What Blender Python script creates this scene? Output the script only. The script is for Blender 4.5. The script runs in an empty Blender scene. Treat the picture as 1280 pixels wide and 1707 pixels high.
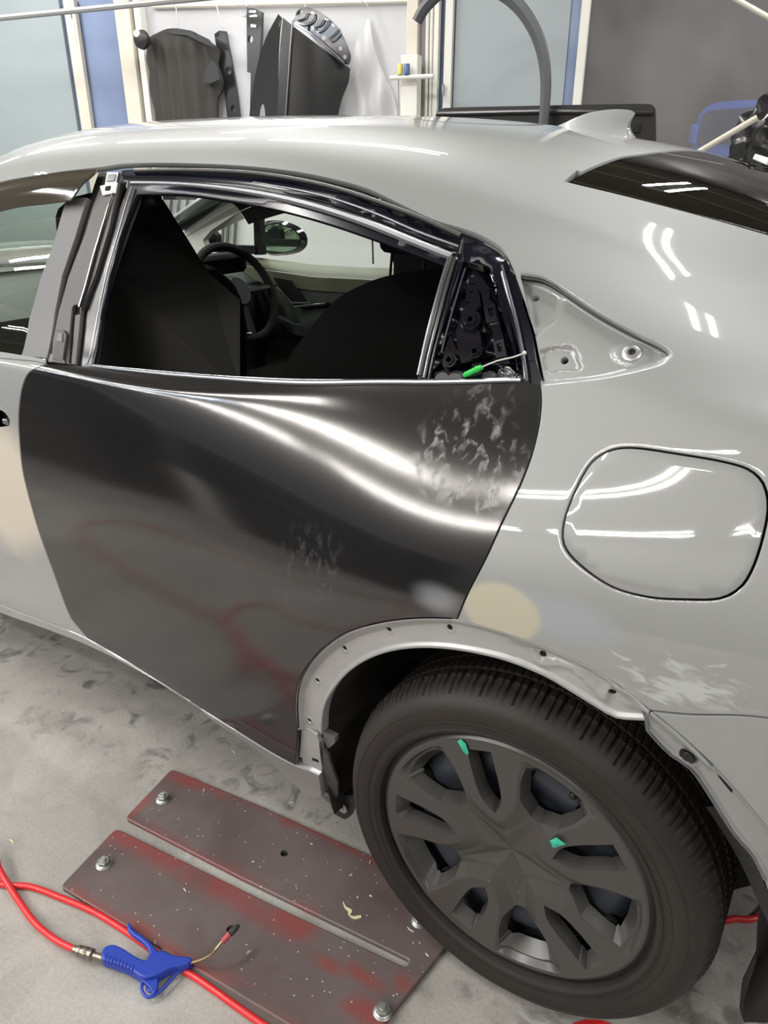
import bpy, math, random
import numpy as np
from mathutils import Vector, Matrix, geometry, bvhtree
random.seed(7)
PI = math.pi
SC = bpy.context.scene
COL = SC.collection

# ------------------------------------------------------------------ camera
CAM = np.array([0.2945, -1.683, 1.298]); YAW, PITCH, ROLL, FPX = math.radians(33.26), math.radians(24.48), math.radians(.13), 1238.0
def cam_axes():
    cy, sy, cp, sp = math.cos(YAW), math.sin(YAW), math.cos(PITCH), math.sin(PITCH)
    f = np.array([-sy*cp, cy*cp, -sp]); r = np.array([cy, sy, 0.0]); u = np.cross(r, f)
    cr, sr = math.cos(ROLL), math.sin(ROLL)
    return cr*r+sr*u, -sr*r+cr*u, f
CR, CU, CF = cam_axes()
cd = bpy.data.cameras.new('camera'); cam = bpy.data.objects.new('camera', cd); COL.objects.link(cam)
cd.sensor_fit = 'HORIZONTAL'; cd.sensor_width = 36; cd.lens = 36*FPX/1280; cd.clip_start = .01; cd.clip_end = 60
cam.matrix_world = Matrix(((CR[0], CU[0], -CF[0], CAM[0]), (CR[1], CU[1], -CF[1], CAM[1]), (CR[2], CU[2], -CF[2], CAM[2]), (0, 0, 0, 1)))
SC.camera = cam
# ------------------------------------------------------------------ light and exposure
SC.view_settings.view_transform = 'Standard'; SC.view_settings.look = 'None'
SC.view_settings.gamma = 1; SC.view_settings.use_curve_mapping = False
SC.view_settings.exposure = 0.82
w = bpy.data.worlds.new('world'); SC.world = w; w.use_nodes = True
w.node_tree.nodes['Background'].inputs[0].default_value = (.8, .85, .9, 1)
w.node_tree.nodes['Background'].inputs[1].default_value = .25
CEIL = 3.3
def tube_light(x, y, ang=0, L=1.2, W=.035, e=10, z=CEIL-.12, col=(1, .985, .95)):
    ld = bpy.data.lights.new('ceiling_tube_light', 'AREA'); ld.shape = 'RECTANGLE'; ld.size = L; ld.size_y = W; ld.energy = e; ld.color = col
    o = bpy.data.objects.new('ceiling_tube_light', ld); COL.objects.link(o); o.location = (x, y, z); o.rotation_euler = (0, 0, math.radians(ang))
    return o
LIGHTS = [(.0, .04, 90, .34, 1)]   # (x, y, angle, length, warmth) of the twin-tube fittings
for xx in (-6.2, -4.7, -3.2, -1.7): LIGHTS.append((xx, .65, 0, 1.2, 1))
for xx in (-6.5, -4.9, -3.3): LIGHTS.append((xx, -3.3, 0, 1.3, 0))
for xx in (-6.5, -4.9, -3.3, -1.7, -.1, 1.5):
    if xx < -1: LIGHTS.append((xx, -4.4, 0, 1.3, 2 if xx < -4 else 0))
    LIGHTS.append((xx, -5.6, 0, 1.3, 0))
for (xx, yy) in ((1.9, .1), (3.6, .1), (-2.0, -1.9), (1.9, -2.0), (-4.6, -1.9), (2.0, 3.0), (-.3, 2.2), (-3.2, 2.0), (-5.2, 1.2), (.2, 4.0), (1.2, 4.3)): LIGHTS.append((xx, yy, 90, 1.2, 1))  # some fittings at the back wall and van bay are added to brighten them
for (x, y, a, L_, wm) in LIGHTS:
    sp = .07 if L_ < 1 else .12
    for s in (-sp/2, sp/2):
        tube_light(x-s*math.sin(math.radians(a)), y+s*math.cos(math.radians(a)), a, L=L_, W=.016 if L_ < 1 else .03, e=11*L_/1.2, col=[(1, .95, .88), (1, .985, .95), (.72, .84, 1)][wm])

# ------------------------------------------------------------------ pixel rays (used to find the place of a traced point on a real surface)
def ray(px, py):
    d = CF+(px-640)/FPX*CR-(py-853.5)/FPX*CU
    return d/np.linalg.norm(d)
def on_y(px, py, Y):
    d = ray(px, py); return CAM+d*(Y-CAM[1])/d[1]
def on_z(px, py, Z=0.0):
    d = ray(px, py); return CAM+d*(Z-CAM[2])/d[2]
def on_x(px, py, X):
    d = ray(px, py); return CAM+d*(X-CAM[0])/d[0]
def on_plane(px, py, p0, n):
    d = ray(px, py); n = np.array(n, float); return CAM+d*((np.array(p0)-CAM)@n)/(d@n)

# ------------------------------------------------------------------ materials
MATS = {}
def nmat(name):
    m = bpy.data.materials.new(name); m.use_nodes = True; MATS[name] = m
    return m, m.node_tree, m.node_tree.nodes['Principled BSDF']
def simple(name, col, rough=.5, metal=0, coat=0, ior=1.5, coat_rough=.03, var=0, scale=20, bump=0, bscale=200, emit=0, trans=0, alpha=1):
    m, nt, b = nmat(name); N = nt.nodes; Lk = nt.links
    b.inputs['Base Color'].default_value = (*col, 1); b.inputs['Roughness'].default_value = rough; b.inputs['Metallic'].default_value = metal
    b.inputs['Coat Weight'].default_value = coat; b.inputs['Coat Roughness'].default_value = coat_rough; b.inputs['IOR'].default_value = ior
    b.inputs['Transmission Weight'].default_value = trans; b.inputs['Alpha'].default_value = alpha
    tc = N.new('ShaderNodeTexCoord')
    if var:
        n = N.new('ShaderNodeTexNoise'); n.inputs['Scale'].default_value = scale; n.inputs['Detail'].default_value = 5; Lk.new(tc.outputs['Object'], n.inputs['Vector'])
        r = N.new('ShaderNodeMix'); r.data_type = 'RGBA'
        r.inputs[6].default_value = (*[max(0, c*(1-var)) for c in col], 1); r.inputs[7].default_value = (*[min(1, c*(1+var)) for c in col], 1)
        Lk.new(n.outputs['Fac'], r.inputs[0]); Lk.new(r.outputs[2], b.inputs['Base Color'])
    if bump:
        n2 = N.new('ShaderNodeTexNoise'); n2.inputs['Scale'].default_value = bscale; Lk.new(tc.outputs['Object'], n2.inputs['Vector'])
        bp = N.new('ShaderNodeBump'); bp.inputs['Strength'].default_value = bump; bp.inputs['Distance'].default_value = .002
        Lk.new(n2.outputs['Fac'], bp.inputs['Height']); Lk.new(bp.outputs['Normal'], b.inputs['Normal'])
    if emit:
        b.inputs['Emission Color'].default_value = (*col, 1); b.inputs['Emission Strength'].default_value = emit
    return m
def silver(name, patches=()):
    """silver metallic paint; patches = (centre, radii, colour, edge, softness) of bare filler / primer in object space"""
    m, nt, b = nmat(name); N = nt.nodes; Lk = nt.links
    b.inputs['Metallic'].default_value = .25; b.inputs['Roughness'].default_value = .5
    b.inputs['Coat Weight'].default_value = 1; b.inputs['Coat Roughness'].default_value = .03; b.inputs['Coat IOR'].default_value = 1.55
    base = (.335, .347, .348, 1)
    tc = N.new('ShaderNodeTexCoord'); nz = N.new('ShaderNodeTexNoise'); nz.inputs['Scale'].default_value = 9; nz.inputs['Detail'].default_value = 6
    Lk.new(tc.outputs['Object'], nz.inputs['Vector'])
    nz2 = N.new('ShaderNodeTexNoise'); nz2.inputs['Scale'].default_value = 38; nz2.inputs['Detail'].default_value = 9; nz2.inputs['Distortion'].default_value = 1.0
    mp2 = N.new('ShaderNodeMapping'); mp2.inputs['Scale'].default_value = (.8, 1, 2.2); mp2.inputs['Rotation'].default_value = (0, .35, 0); Lk.new(tc.outputs['Object'], mp2.inputs[0]); Lk.new(mp2.outputs[0], nz2.inputs['Vector'])
    cur = None; cfac = None
    for (c, rad, colr, soft, nzamp) in patches:
        sub = N.new('ShaderNodeVectorMath'); sub.operation = 'SUBTRACT'; Lk.new(tc.outputs['Object'], sub.inputs[0]); sub.inputs[1].default_value = c
        dv = N.new('ShaderNodeVectorMath'); dv.operation = 'DIVIDE'; Lk.new(sub.outputs[0], dv.inputs[0]); dv.inputs[1].default_value = rad
        ln = N.new('ShaderNodeVectorMath'); ln.operation = 'LENGTH'; Lk.new(dv.outputs[0], ln.inputs[0])
        ma = N.new('ShaderNodeMath'); ma.operation = 'MULTIPLY_ADD'; Lk.new((nz2 if nzamp > 1 else nz).outputs['Fac'], ma.inputs[0]); ma.inputs[1].default_value = nzamp; Lk.new(ln.outputs['Value'], ma.inputs[2])
        mr = N.new('ShaderNodeMapRange'); Lk.new(ma.outputs[0], mr.inputs[0]); mr.inputs[1].default_value = 1-soft+nzamp*.5; mr.inputs[2].default_value = 1+soft*.2+nzamp*.5
        mr.inputs[3].default_value = 1; mr.inputs[4].default_value = 0; mr.interpolation_type = 'SMOOTHSTEP'
        mx = N.new('ShaderNodeMix'); mx.data_type = 'RGBA'; Lk.new(mr.outputs[0], mx.inputs[0])
        if cur is None: mx.inputs[6].default_value = base
        else: Lk.new(cur, mx.inputs[6])
        mx.inputs[7].default_value = (*colr, 1); cur = mx.outputs[2]
        mm = N.new('ShaderNodeMath'); mm.operation = 'MAXIMUM'; Lk.new(mr.outputs[0], mm.inputs[0])
        if cfac is None: mm.inputs[1].default_value = 0
        else: Lk.new(cfac, mm.inputs[1])
        cfac = mm.outputs[0]
    if cur is None: b.inputs['Base Color'].default_value = base
    else:
        Lk.new(cur, b.inputs['Base Color'])
        inv = N.new('ShaderNodeMath'); inv.operation = 'SUBTRACT'; inv.inputs[0].default_value = 1; Lk.new(cfac, inv.inputs[1])
        Lk.new(inv.outputs[0], b.inputs['Coat Weight'])
        m2 = N.new('ShaderNodeMath'); m2.operation = 'MULTIPLY'; Lk.new(inv.outputs[0], m2.inputs[0]); m2.inputs[1].default_value = .25; Lk.new(m2.outputs[0], b.inputs['Metallic'])
    return m

# ------------------------------------------------------------------ body surface: rails along the car, cubic B-spline across
XS = np.array([-3.5, -3.0, -2.5, -2.0, -1.5, -1.1, -.7, -.4, -.15, .05, .3, .6, .9])
RAILS = [  # (half widths, heights) per station
 ([.60,.74,.79,.80,.80,.80,.80,.80,.80,.80,.80,.76,.62], [.10,.05,.05,.05,.05,.05,.05,.04,.04,.04,.06,.08,.10]),
 ([.68,.80,.832,.838,.838,.838,.838,.835,.835,.835,.835,.80,.66], [.22,.20,.22,.23,.235,.24,.232,.212,.20,.20,.22,.25,.27]),
 ([.72,.84,.865,.868,.866,.866,.868,.870,.874,.874,.868,.835,.70], [.31,.31,.31,.312,.312,.322,.298,.280,.28,.28,.30,.32,.34]),
 ([.75,.86,.876,.868,.862,.862,.868,.878,.886,.888,.880,.85,.72], [.43]*13),
 ([.77,.87,.885,.874,.868,.867,.874,.888,.897,.899,.893,.865,.74], [.57]*13),
 ([.77,.87,.885,.874,.868,.868,.876,.892,.902,.903,.897,.87,.75], [.66,.67,.68,.68,.68,.68,.69,.70,.715,.72,.72,.72,.72]),
 ([.74,.84,.872,.866,.861,.861,.866,.877,.890,.893,.893,.870,.75], [.72,.75,.77,.772,.775,.778,.785,.79,.79,.797,.812,.83,.84]),
 ([.70,.80,.855,.853,.852,.853,.853,.855,.864,.868,.868,.850,.74], [.76,.80,.84,.85,.856,.860,.865,.860,.852,.868,.888,.90,.92]),
 ([.66,.78,.832,.838,.838,.838,.825,.805,.797,.808,.820,.815,.72], [.78,.83,.88,.905,.925,.935,.942,.963,.974,.982,.996,1.00,1.0]),
 ([.655,.775,.828,.834,.834,.834,.817,.782,.757,.774,.808,.80,.71], [.785,.838,.888,.913,.933,.946,.956,.998,1.038,1.045,1.044,1.04,1.01]),
 ([.64,.75,.80,.803,.805,.803,.797,.774,.748,.757,.760,.735,.67], [.79,.85,.905,.93,.948,.962,.972,1.008,1.056,1.068,1.062,1.055,1.02]),
 ([.60,.71,.76,.75,.752,.752,.745,.735,.722,.712,.695,.67,.62], [.80,.87,.935,1.0,1.045,1.06,1.07,1.09,1.11,1.115,1.10,1.07,1.025]),
 ([.56,.67,.72,.70,.700,.698,.690,.678,.660,.648,.630,.61,.58], [.81,.885,.955,1.08,1.16,1.185,1.192,1.19,1.175,1.155,1.125,1.08,1.03]),
 ([.52,.63,.68,.65,.648,.645,.635,.615,.592,.578,.560,.55,.53], [.82,.895,.975,1.13,1.265,1.303,1.303,1.268,1.225,1.190,1.145,1.09,1.032]),
 ([.47,.57,.63,.60,.600,.598,.588,.565,.540,.525,.510,.50,.48], [.825,.905,.99,1.175,1.325,1.357,1.352,1.318,1.270,1.230,1.175,1.105,1.035]),
 ([.38,.46,.50,.48,.480,.480,.475,.460,.440,.430,.420,.41,.40], [.835,.915,1.01,1.215,1.372,1.397,1.390,1.365,1.318,1.275,1.205,1.120,1.04]),
 ([.20,.25,.26,.25,.25,.25,.25,.25,.24,.23,.22,.22,.20], [.84,.925,1.02,1.235,1.398,1.420,1.412,1.391,1.350,1.305,1.225,1.13,1.045]),
 ([0.]*13, [.842,.928,1.025,1.24,1.404,1.425,1.417,1.397,1.358,1.313,1.230,1.134,1.046]),
]
NR = len(RAILS)            # centre rail index NR-1
def natspline(x, y):
    n = len(x); h = np.diff(x); A = np.zeros((n, n)); b = np.zeros(n); A[0, 0] = A[-1, -1] = 1
    for i in range(1, n-1):
        A[i, i-1] = h[i-1]; A[i, i] = 2*(h[i-1]+h[i]); A[i, i+1] = h[i]
        b[i] = 3*((y[i+1]-y[i])/h[i]-(y[i]-y[i-1])/h[i-1])
    c = np.linalg.solve(A, b); d = np.diff(c)/(3*h); bb = np.diff(y)/h-h*(2*c[:-1]+c[1:])/3
    return (x, np.array(y, float), bb, c, d)
def seval(S, q):
    x, y, b, c, d = S; i = np.clip(np.searchsorted(x, q)-1, 0, len(x)-2); t = q-x[i]
    return y[i]+b[i]*t+c[i]*t*t+d[i]*t**3
SW = [natspline(XS, r[0]) for r in RAILS]; SZ = [natspline(XS, r[1]) for r in RAILS]
SMAX = 2*(NR-1)
def surf(x, s):
    """point of the body skin at station x, section parameter s (0 sill ... NR-1 roof centre ... SMAX far sill)"""
    x = np.atleast_1d(np.asarray(x, float)); s = np.atleast_1d(np.asarray(s, float))
    x, s = np.broadcast_arrays(x, s)
    Wr = np.stack([seval(S, x) for S in SW]); Zr = np.stack([seval(S, x) for S in SZ])
    Yf = np.concatenate([-Wr, Wr[-2::-1]]); Zf = np.concatenate([Zr, Zr[-2::-1]])
    i = np.clip(np.floor(s).astype(int), 0, SMAX-1); t = s-i
    B = [(1-t)**3/6, (3*t**3-6*t*t+4)/6, (-3*t**3+3*t*t+3*t+1)/6, t**3/6]
    ii = [np.clip(i+k, 0, SMAX) for k in (-1, 0, 1, 2)]; ar = np.arange(len(s))
    y = sum(B[k]*Yf[ii[k], ar] for k in range(4)); z = sum(B[k]*Zf[ii[k], ar] for k in range(4))
    return np.stack([x, y, z], 1)
def snormal(x, s):
    e = 1e-3; a = surf(np.add(x, e), s)-surf(np.subtract(x, e), s); b = surf(x, np.add(s, e*5))-surf(x, np.subtract(s, e*5))
    n = np.cross(a, b); n /= np.linalg.norm(n, axis=1)[:, None]
    return n      # outward (near side: -y)
# ray finder
_gx = np.linspace(-3.5, .9, 361); _gs = np.linspace(0, SMAX, 34*8+1)
_GX, _GS = np.meshgrid(_gx, _gs, indexing='ij'); _GP = surf(_GX.ravel(), _GS.ravel())
def _bvh(s0, s1):
    i0 = int(round(s0*8)); i1 = int(round(s1*8)); P = []; n = len(_gs); polys = []; idx = []
    for i in range(len(_gx)-1):
        for j in range(i0, i1):
            a = i*n+j; polys.append((a, a+n, a+n+1)); polys.append((a, a+n+1, a+1)); idx.append((i, j)); idx.append((i, j))
    return bvhtree.BVHTree.FromPolygons([tuple(p) for p in _GP], polys), idx
BV_NEAR, IX_NEAR = _bvh(0, NR-1); BV_FAR, IX_FAR = _bvh(NR-1, SMAX)
def uv(px, py, far=False):
    """(x, s) of the body skin seen at a traced point"""
    d = ray(px, py); bv, ix = (BV_FAR, IX_FAR) if far else (BV_NEAR, IX_NEAR)
    h = bv.ray_cast(Vector(CAM), Vector(d), 20)
    if h[0] is None: print('MISS', px, py); h = (Vector(on_y(px, py, .80 if far else -.80)), None, 0, 0)
    i, j = ix[h[2]]; x = _gx[i]+.5*(_gx[1]-_gx[0]); s = _gs[j]+.06; x = h[0].x
    for _ in range(6):        # Newton on s, x
        p = surf(x, s)[0]; t = (p-CAM)@d; e = CAM+d*t-p
        a = (surf(x+1e-4, s)[0]-p)/1e-4; b = (surf(x, s+1e-3)[0]-p)/1e-3
        M = np.stack([a, b, -d], 1)
        try: q = np.linalg.solve(M, CAM+d*t-p)
        except Exception: break
        x = float(np.clip(x+q[0], -3.5, .9)); s = float(np.clip(s+q[1], 0, SMAX))
    return (x, s)
SK = .085     # metres per unit of s, only for meshing
def smooth_line(pts, closed=True, step=.012, corners=()):
    """Catmull-Rom through points (any dimension); corner indices stay sharp"""
    pts = [np.array(p, float) for p in pts]; n = len(pts); out = []
    m = n if closed else n-1
    for i in range(m):
        p1, p2 = pts[i], pts[(i+1) % n]
        p0 = pts[i-1] if (closed or i > 0) else p1; p3 = pts[(i+2) % n] if (closed or i+2 < n) else p2
        if i in corners: p0 = p1
        if (i+1) % n in corners: p3 = p2
        L = np.linalg.norm(p2-p1); k = max(1, int(round(L/step)))
        t0 = 0; a = .5
        t1 = t0+max(np.linalg.norm(p1-p0), 1e-9)**a if np.any(p0 != p1) else None
        for q in range(k):
            t = q/k
            m1 = (p2-p0)*.5 if p0 is not p1 else (p2-p1); m2 = (p3-p1)*.5 if p3 is not p2 else (p2-p1)
            # limit tangents on uneven spacing
            for_m = lambda mm: mm*min(1, L/max(np.linalg.norm(mm), 1e-9)*1.0) if np.linalg.norm(mm) > L else mm
            m1 = for_m(m1); m2 = for_m(m2)
            h = ((2*t**3-3*t*t+1)*p1+(t**3-2*t*t+t)*m1+(-2*t**3+3*t*t)*p2+(t**3-t*t)*m2)
            out.append(h)
    if not closed: out.append(pts[-1])
    return np.array(out)
def trace(pts, closed=True, corners=(), step=.012, far=False, pxstep=None):
    """outline given by traced points (px, py) or ('s', x, s) -> dense list in meshing coords (x, s*SK)"""
    q = []
    for p in pts:
        if p[0] == 's': q.append((p[1], p[2]*SK))
        else:
            r = uv(p[0], p[1], far)
            if r is None: raise ValueError('no hit %r' % (p,))
            q.append((r[0], r[1]*SK))
    return smooth_line(q, closed, step, corners)
def inside(P, poly):
    x, y = P[:, 0][:, None], P[:, 1][:, None]; a = poly; b = np.roll(poly, -1, 0)
    c = ((a[:, 1] > y) != (b[:, 1] > y)); xi = (b[:, 0]-a[:, 0])*(y-a[:, 1])/np.where(b[:, 1] == a[:, 1], 1e-12, b[:, 1]-a[:, 1])+a[:, 0]
    return (c & (x < xi)).sum(1) % 2 == 1
def dist(P, poly, closed=True):
    a = poly if closed else poly[:-1]; b = np.roll(poly, -1, 0) if closed else poly[1:]; out = np.full(len(P), 1e9)
    ab = b-a; L2 = np.maximum((ab**2).sum(1), 1e-12)
    for k in range(0, len(P), 2000):
        p = P[k:k+2000, None, :]; t = np.clip(((p-a)*ab).sum(2)/L2, 0, 1); d = p-(a+t[..., None]*ab); out[k:k+2000] = np.sqrt((d**2).sum(2)).min(1)
    return out
def sm(t): t = np.clip(t, 0, 1); return t*t*(3-2*t)
def offset_loop(poly, d):
    """loop moved outward (d>0) or inward by its own normals, in meshing coords"""
    a = np.roll(poly, 1, 0); b = np.roll(poly, -1, 0); t = b-a; t /= np.maximum(np.linalg.norm(t, axis=1), 1e-9)[:, None]
    n = np.stack([t[:, 1], -t[:, 0]], 1)
    area = .5*np.sum(poly[:, 0]*np.roll(poly[:, 1], -1)-np.roll(poly[:, 0], -1)*poly[:, 1])
    if area < 0: n = -n
    return poly+n*d

def cdt(outline, holes=(), lines=(), grid=.012, extra=None, fine=()):
    """triangulate a 2D region with interior grid points; returns pts, tris"""
    V = []; E = []
    for lp, closed in [(outline, True)]+[(h, True) for h in holes]+[(l, c) for (l, c) in lines]:
        o = len(V); V += [tuple(p) for p in lp]; n = len(lp)
        E += [(o+i, o+(i+1) % n) for i in range(n if closed else n-1)]
    mn = outline.min(0); mx = outline.max(0)
    gx = np.arange(mn[0]+grid*.5, mx[0], grid); gy = np.arange(mn[1]+grid*.5, mx[1], grid*.95)
    G = np.array([(x+(grid*.5 if j % 2 else 0), y) for j, y in enumerate(gy) for x in gx])
    if len(G):
        k = inside(G, outline)
        for h in holes: k &= ~inside(G, h)
        G = G[k]
    if len(G):
        keep = dist(G, outline) > grid*.55
        for h in holes: keep &= dist(G, h) > grid*.45
        for l, c in lines: keep &= dist(G, l, c) > grid*.4
        G = G[keep]
    for poly, g in fine:
        if len(G): G = G[~inside(G, poly)]
        a = poly.min(0); b_ = poly.max(0); X = np.array([(x+(g*.5 if j % 2 else 0), y) for j, y in enumerate(np.arange(a[1], b_[1], g*.9)) for x in np.arange(a[0], b_[0], g)])
        k = inside(X, poly) & inside(X, outline) & (dist(X, outline) > g*.5)
        for h in holes: k &= ~inside(X, h) & (dist(X, h) > g*.5)
        X = X[k]
        for l, c in lines: X = X[dist(X, l, c) > g*.35]
        G = np.concatenate([G, X]) if len(G) else X
    if extra is not None and len(extra): G = np.concatenate([G, extra])
    V += [tuple(p) for p in G]
    r = geometry.delaunay_2d_cdt([Vector(v) for v in V], E, [], 0, 1e-7)
    P = np.array([tuple(v) for v in r[0]]); T = np.array([list(f) for f in r[2]])
    c = P[T].mean(1); k = inside(c, outline)
    for h in holes: k &= ~inside(c, h)
    return P, T[k]

# ------------------------------------------------------------------ objects
def link(o, parent=None):
    COL.objects.link(o)
    if parent is not None: o.parent = parent
    return o
def tag(o, label=None, cat=None, group=None, kind=None):
    if label: o['label'] = label
    if cat: o['category'] = cat
    if group: o['group'] = group
    if kind: o['kind'] = kind
    return o
def empty(name, loc=(0, 0, 0), rot=(0, 0, 0)):
    o = bpy.data.objects.new(name, None); o.location = loc; o.rotation_euler = rot; o.empty_display_size = .1; COL.objects.link(o)
    return o
def mesh(name, V, F, mat, parent=None, smooth=True, normals=None, angle=None, local=False):
    """V in world coordinates; with a parent Empty that is not at the origin the vertices are moved into its frame"""
    me = bpy.data.meshes.new(name); V = np.asarray(V, float)
    if parent is not None and not local:
        M = world_of(parent).inverted(); V = np.array([tuple(M @ Vector(v)) for v in V])
    me.from_pydata([tuple(v) for v in V], [], [tuple(int(i) for i in f) for f in F]); me.update()
    if isinstance(mat, str): mat = MATS[mat]
    me.materials.append(mat)
    if smooth: me.shade_smooth()
    else: me.shade_flat()
    if angle is not None: me.set_sharp_from_angle(angle=math.radians(angle))
    if normals is not None: me.normals_split_custom_set_from_vertices([tuple(n) for n in normals])
    return link(bpy.data.objects.new(name, me), parent)
def world_of(o):
    M = o.matrix_basis.copy()
    while o.parent is not None: o = o.parent; M = o.matrix_basis @ M
    return M
class MB:
    """collects simple solids into one mesh"""
    def __init__(s): s.V = []; s.F = []
    def add(s, V, F):
        o = len(s.V); s.V += [tuple(float(c) for c in v) for v in V]; s.F += [tuple(i+o for i in f) for f in F]; return s
    def box(s, c, d, rz=0, M=None, bev=0):
        x, y, z = [k/2 for k in d]
        if bev:
            b = bev; P = []
            for sx in (-1, 1):
                for sy in (-1, 1):
                    for sz in (-1, 1):
                        P += [(sx*x, sy*(y-b), sz*(z-b)), (sx*(x-b), sy*y, sz*(z-b)), (sx*(x-b), sy*(y-b), sz*z)]
            idx = lambda sx, sy, sz, k: ((sx > 0)*4+(sy > 0)*2+(sz > 0))*3+k
            F = []
            for a in (-1, 1):
                F += [[idx(a, -1, -1, 0), idx(a, 1, -1, 0), idx(a, 1, 1, 0), idx(a, -1, 1, 0)], [idx(-1, a, -1, 1), idx(1, a, -1, 1), idx(1, a, 1, 1), idx(-1, a, 1, 1)], [idx(-1, -1, a, 2), idx(1, -1, a, 2), idx(1, 1, a, 2), idx(-1, 1, a, 2)]]
                for b_ in (-1, 1):
                    F += [[idx(a, b_, -1, 0), idx(a, b_, 1, 0), idx(a, b_, 1, 1), idx(a, b_, -1, 1)], [idx(a, -1, b_, 0), idx(a, 1, b_, 0), idx(a, 1, b_, 2), idx(a, -1, b_, 2)], [idx(-1, a, b_, 1), idx(1, a, b_, 1), idx(1, a, b_, 2), idx(-1, a, b_, 2)]]
                    for c_ in (-1, 1): F += [[idx(a, b_, c_, 0), idx(a, b_, c_, 1), idx(a, b_, c_, 2)]]
            # orient
            P = np.array(P); F2 = []
            for f in F:
                q = P[f]; n = np.cross(q[1]-q[0], q[2]-q[0])
                F2.append(f if n @ q.mean(0) > 0 else f[::-1])
            F = F2
        else:
            P = np.array([(sx*x, sy*y, sz*z) for sx in (-1, 1) for sy in (-1, 1) for sz in (-1, 1)])
            F = [(0, 1, 3, 2), (4, 6, 7, 5), (0, 4, 5, 1), (2, 3, 7, 6), (0, 2, 6, 4), (1, 5, 7, 3)]
        if rz: cz, sz_ = math.cos(rz), math.sin(rz); P = P @ np.array([[cz, sz_, 0], [-sz_, cz, 0], [0, 0, 1]])
        if M is not None: P = P @ np.array(M).T
        return s.add(P+np.array(c), F)
    def tube(s, pts, r, n=10, caps=True, closed=False):
        pts = [np.array(p, float) for p in pts]; m = len(pts); rr = r if hasattr(r, '__len__') else [r]*m
        T = []
        for i in range(m):
            a = pts[(i-1) % m] if (closed or i > 0) else pts[i]; b = pts[(i+1) % m] if (closed or i < m-1) else pts[i]
            t = b-a; T.append(t/max(np.linalg.norm(t), 1e-12))
        up = np.array([0, 0, 1.]) if abs(T[0][2]) < .9 else np.array([1., 0, 0])
        N = np.cross(T[0], up); N /= np.linalg.norm(N); P = []; F = []
        for i in range(m):
            N = N-(N @ T[i])*T[i]; N /= max(np.linalg.norm(N), 1e-9); B = np.cross(T[i], N)
            for k in range(n):
                a = 2*PI*k/n; P.append(pts[i]+rr[i]*(math.cos(a)*N+math.sin(a)*B))
        for i in range(m if closed else m-1):
            j = (i+1) % m
            for k in range(n): F.append((i*n+k, i*n+(k+1) % n, j*n+(k+1) % n, j*n+k))
        if caps and not closed: F.append(tuple(range(n))[::-1]); F.append(tuple((m-1)*n+k for k in range(n)))
        return s.add(P, F)
    def lathe(s, prof, c=(0, 0, 0), axis=(0, 0, 1), n=32, closed=False):
        """prof: list of (radius, height along axis)"""
        ax = np.array(axis, float); ax /= np.linalg.norm(ax); u = np.cross(ax, [0, 0, 1.]) if abs(ax[2]) < .9 else np.cross(ax, [1., 0, 0]); u /= np.linalg.norm(u); v = np.cross(ax, u)
        P = []; F = []; m = len(prof); c = np.array(c, float)
        for k in range(n):
            a = 2*PI*k/n
            for (r, h) in prof: P.append(c+ax*h+r*(math.cos(a)*u+math.sin(a)*v))
        for k in range(n):
            k2 = (k+1) % n
            for i in range(m if closed else m-1): j = (i+1) % m; F.append((k*m+i, k2*m+i, k2*m+j, k*m+j))
        return s.add(P, F)
    def prism(s, poly, n, depth):
        """closed 3D polygon pushed along n by depth"""
        P = [np.array(p, float) for p in poly]; k = len(P); d = np.array(n, float)*depth
        F = [tuple(range(k)), tuple(range(k, 2*k))[::-1]]+[(i, i+k, (i+1) % k+k, (i+1) % k) for i in range(k)]
        return s.add(P+[p+d for p in P], F)
    def build(s, name, mat, parent=None, smooth=True, angle=35):
        o = mesh(name, s.V, s.F, mat, parent, smooth, angle=angle if smooth else None)
        return o

def skin(name, mat, parent, outline, holes=(), lines=(), off=None, grid=.012, depth=.014, fine=()):
    """a pressed panel: region (x, s*SK) on the body surface; off(P2) = inward offset; edges folded in by depth"""
    P, T = cdt(outline, holes, lines, grid, fine=fine)
    def pos(Q):
        x, s = Q[:, 0], Q[:, 1]/SK; p = surf(x, s); n = snormal(x, s)
        d = off(Q) if off is not None else np.zeros(len(Q))
        return p-n*d[:, None]
    X = pos(P); e = 6e-4
    nn = np.cross(pos(P+[e, 0])-pos(P-[e, 0]), pos(P+[0, e])-pos(P-[0, e])); nn /= np.maximum(np.linalg.norm(nn, axis=1), 1e-12)[:, None]
    # orient triangles like the normals
    fn = np.cross(X[T[:, 1]]-X[T[:, 0]], X[T[:, 2]]-X[T[:, 0]]); bad = (fn*nn[T[:, 0]]).sum(1) < 0; T[bad] = T[bad][:, ::-1]
    # boundary edges
    from collections import Counter
    cnt = Counter()
    for a, b, c in T:
        for q in ((a, b), (b, c), (c, a)): cnt[(min(q), max(q))] += 1
    V = list(X); N = list(nn); F = [tuple(t) for t in T]
    if depth:
        sn = snormal(P[:, 0], P[:, 1]/SK)
        for a, b, c in T:
            for (i, j) in ((a, b), (b, c), (c, a)):
                if cnt[(min(i, j), max(i, j))] == 1:
                    t = X[j]-X[i]; out = np.cross(t, nn[i]); L = np.linalg.norm(out)
                    if L < 1e-9: continue
                    out /= L; o = len(V)
                    V += [X[i], X[j], X[j]-sn[j]*depth, X[i]-sn[i]*depth]; m1 = out*.8+nn[i]*.6
                    N += [m1, m1, out, out]; F.append((o+1, o, o+3, o+2))
    return mesh(name, V, F, mat, parent, True, normals=N)

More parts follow.
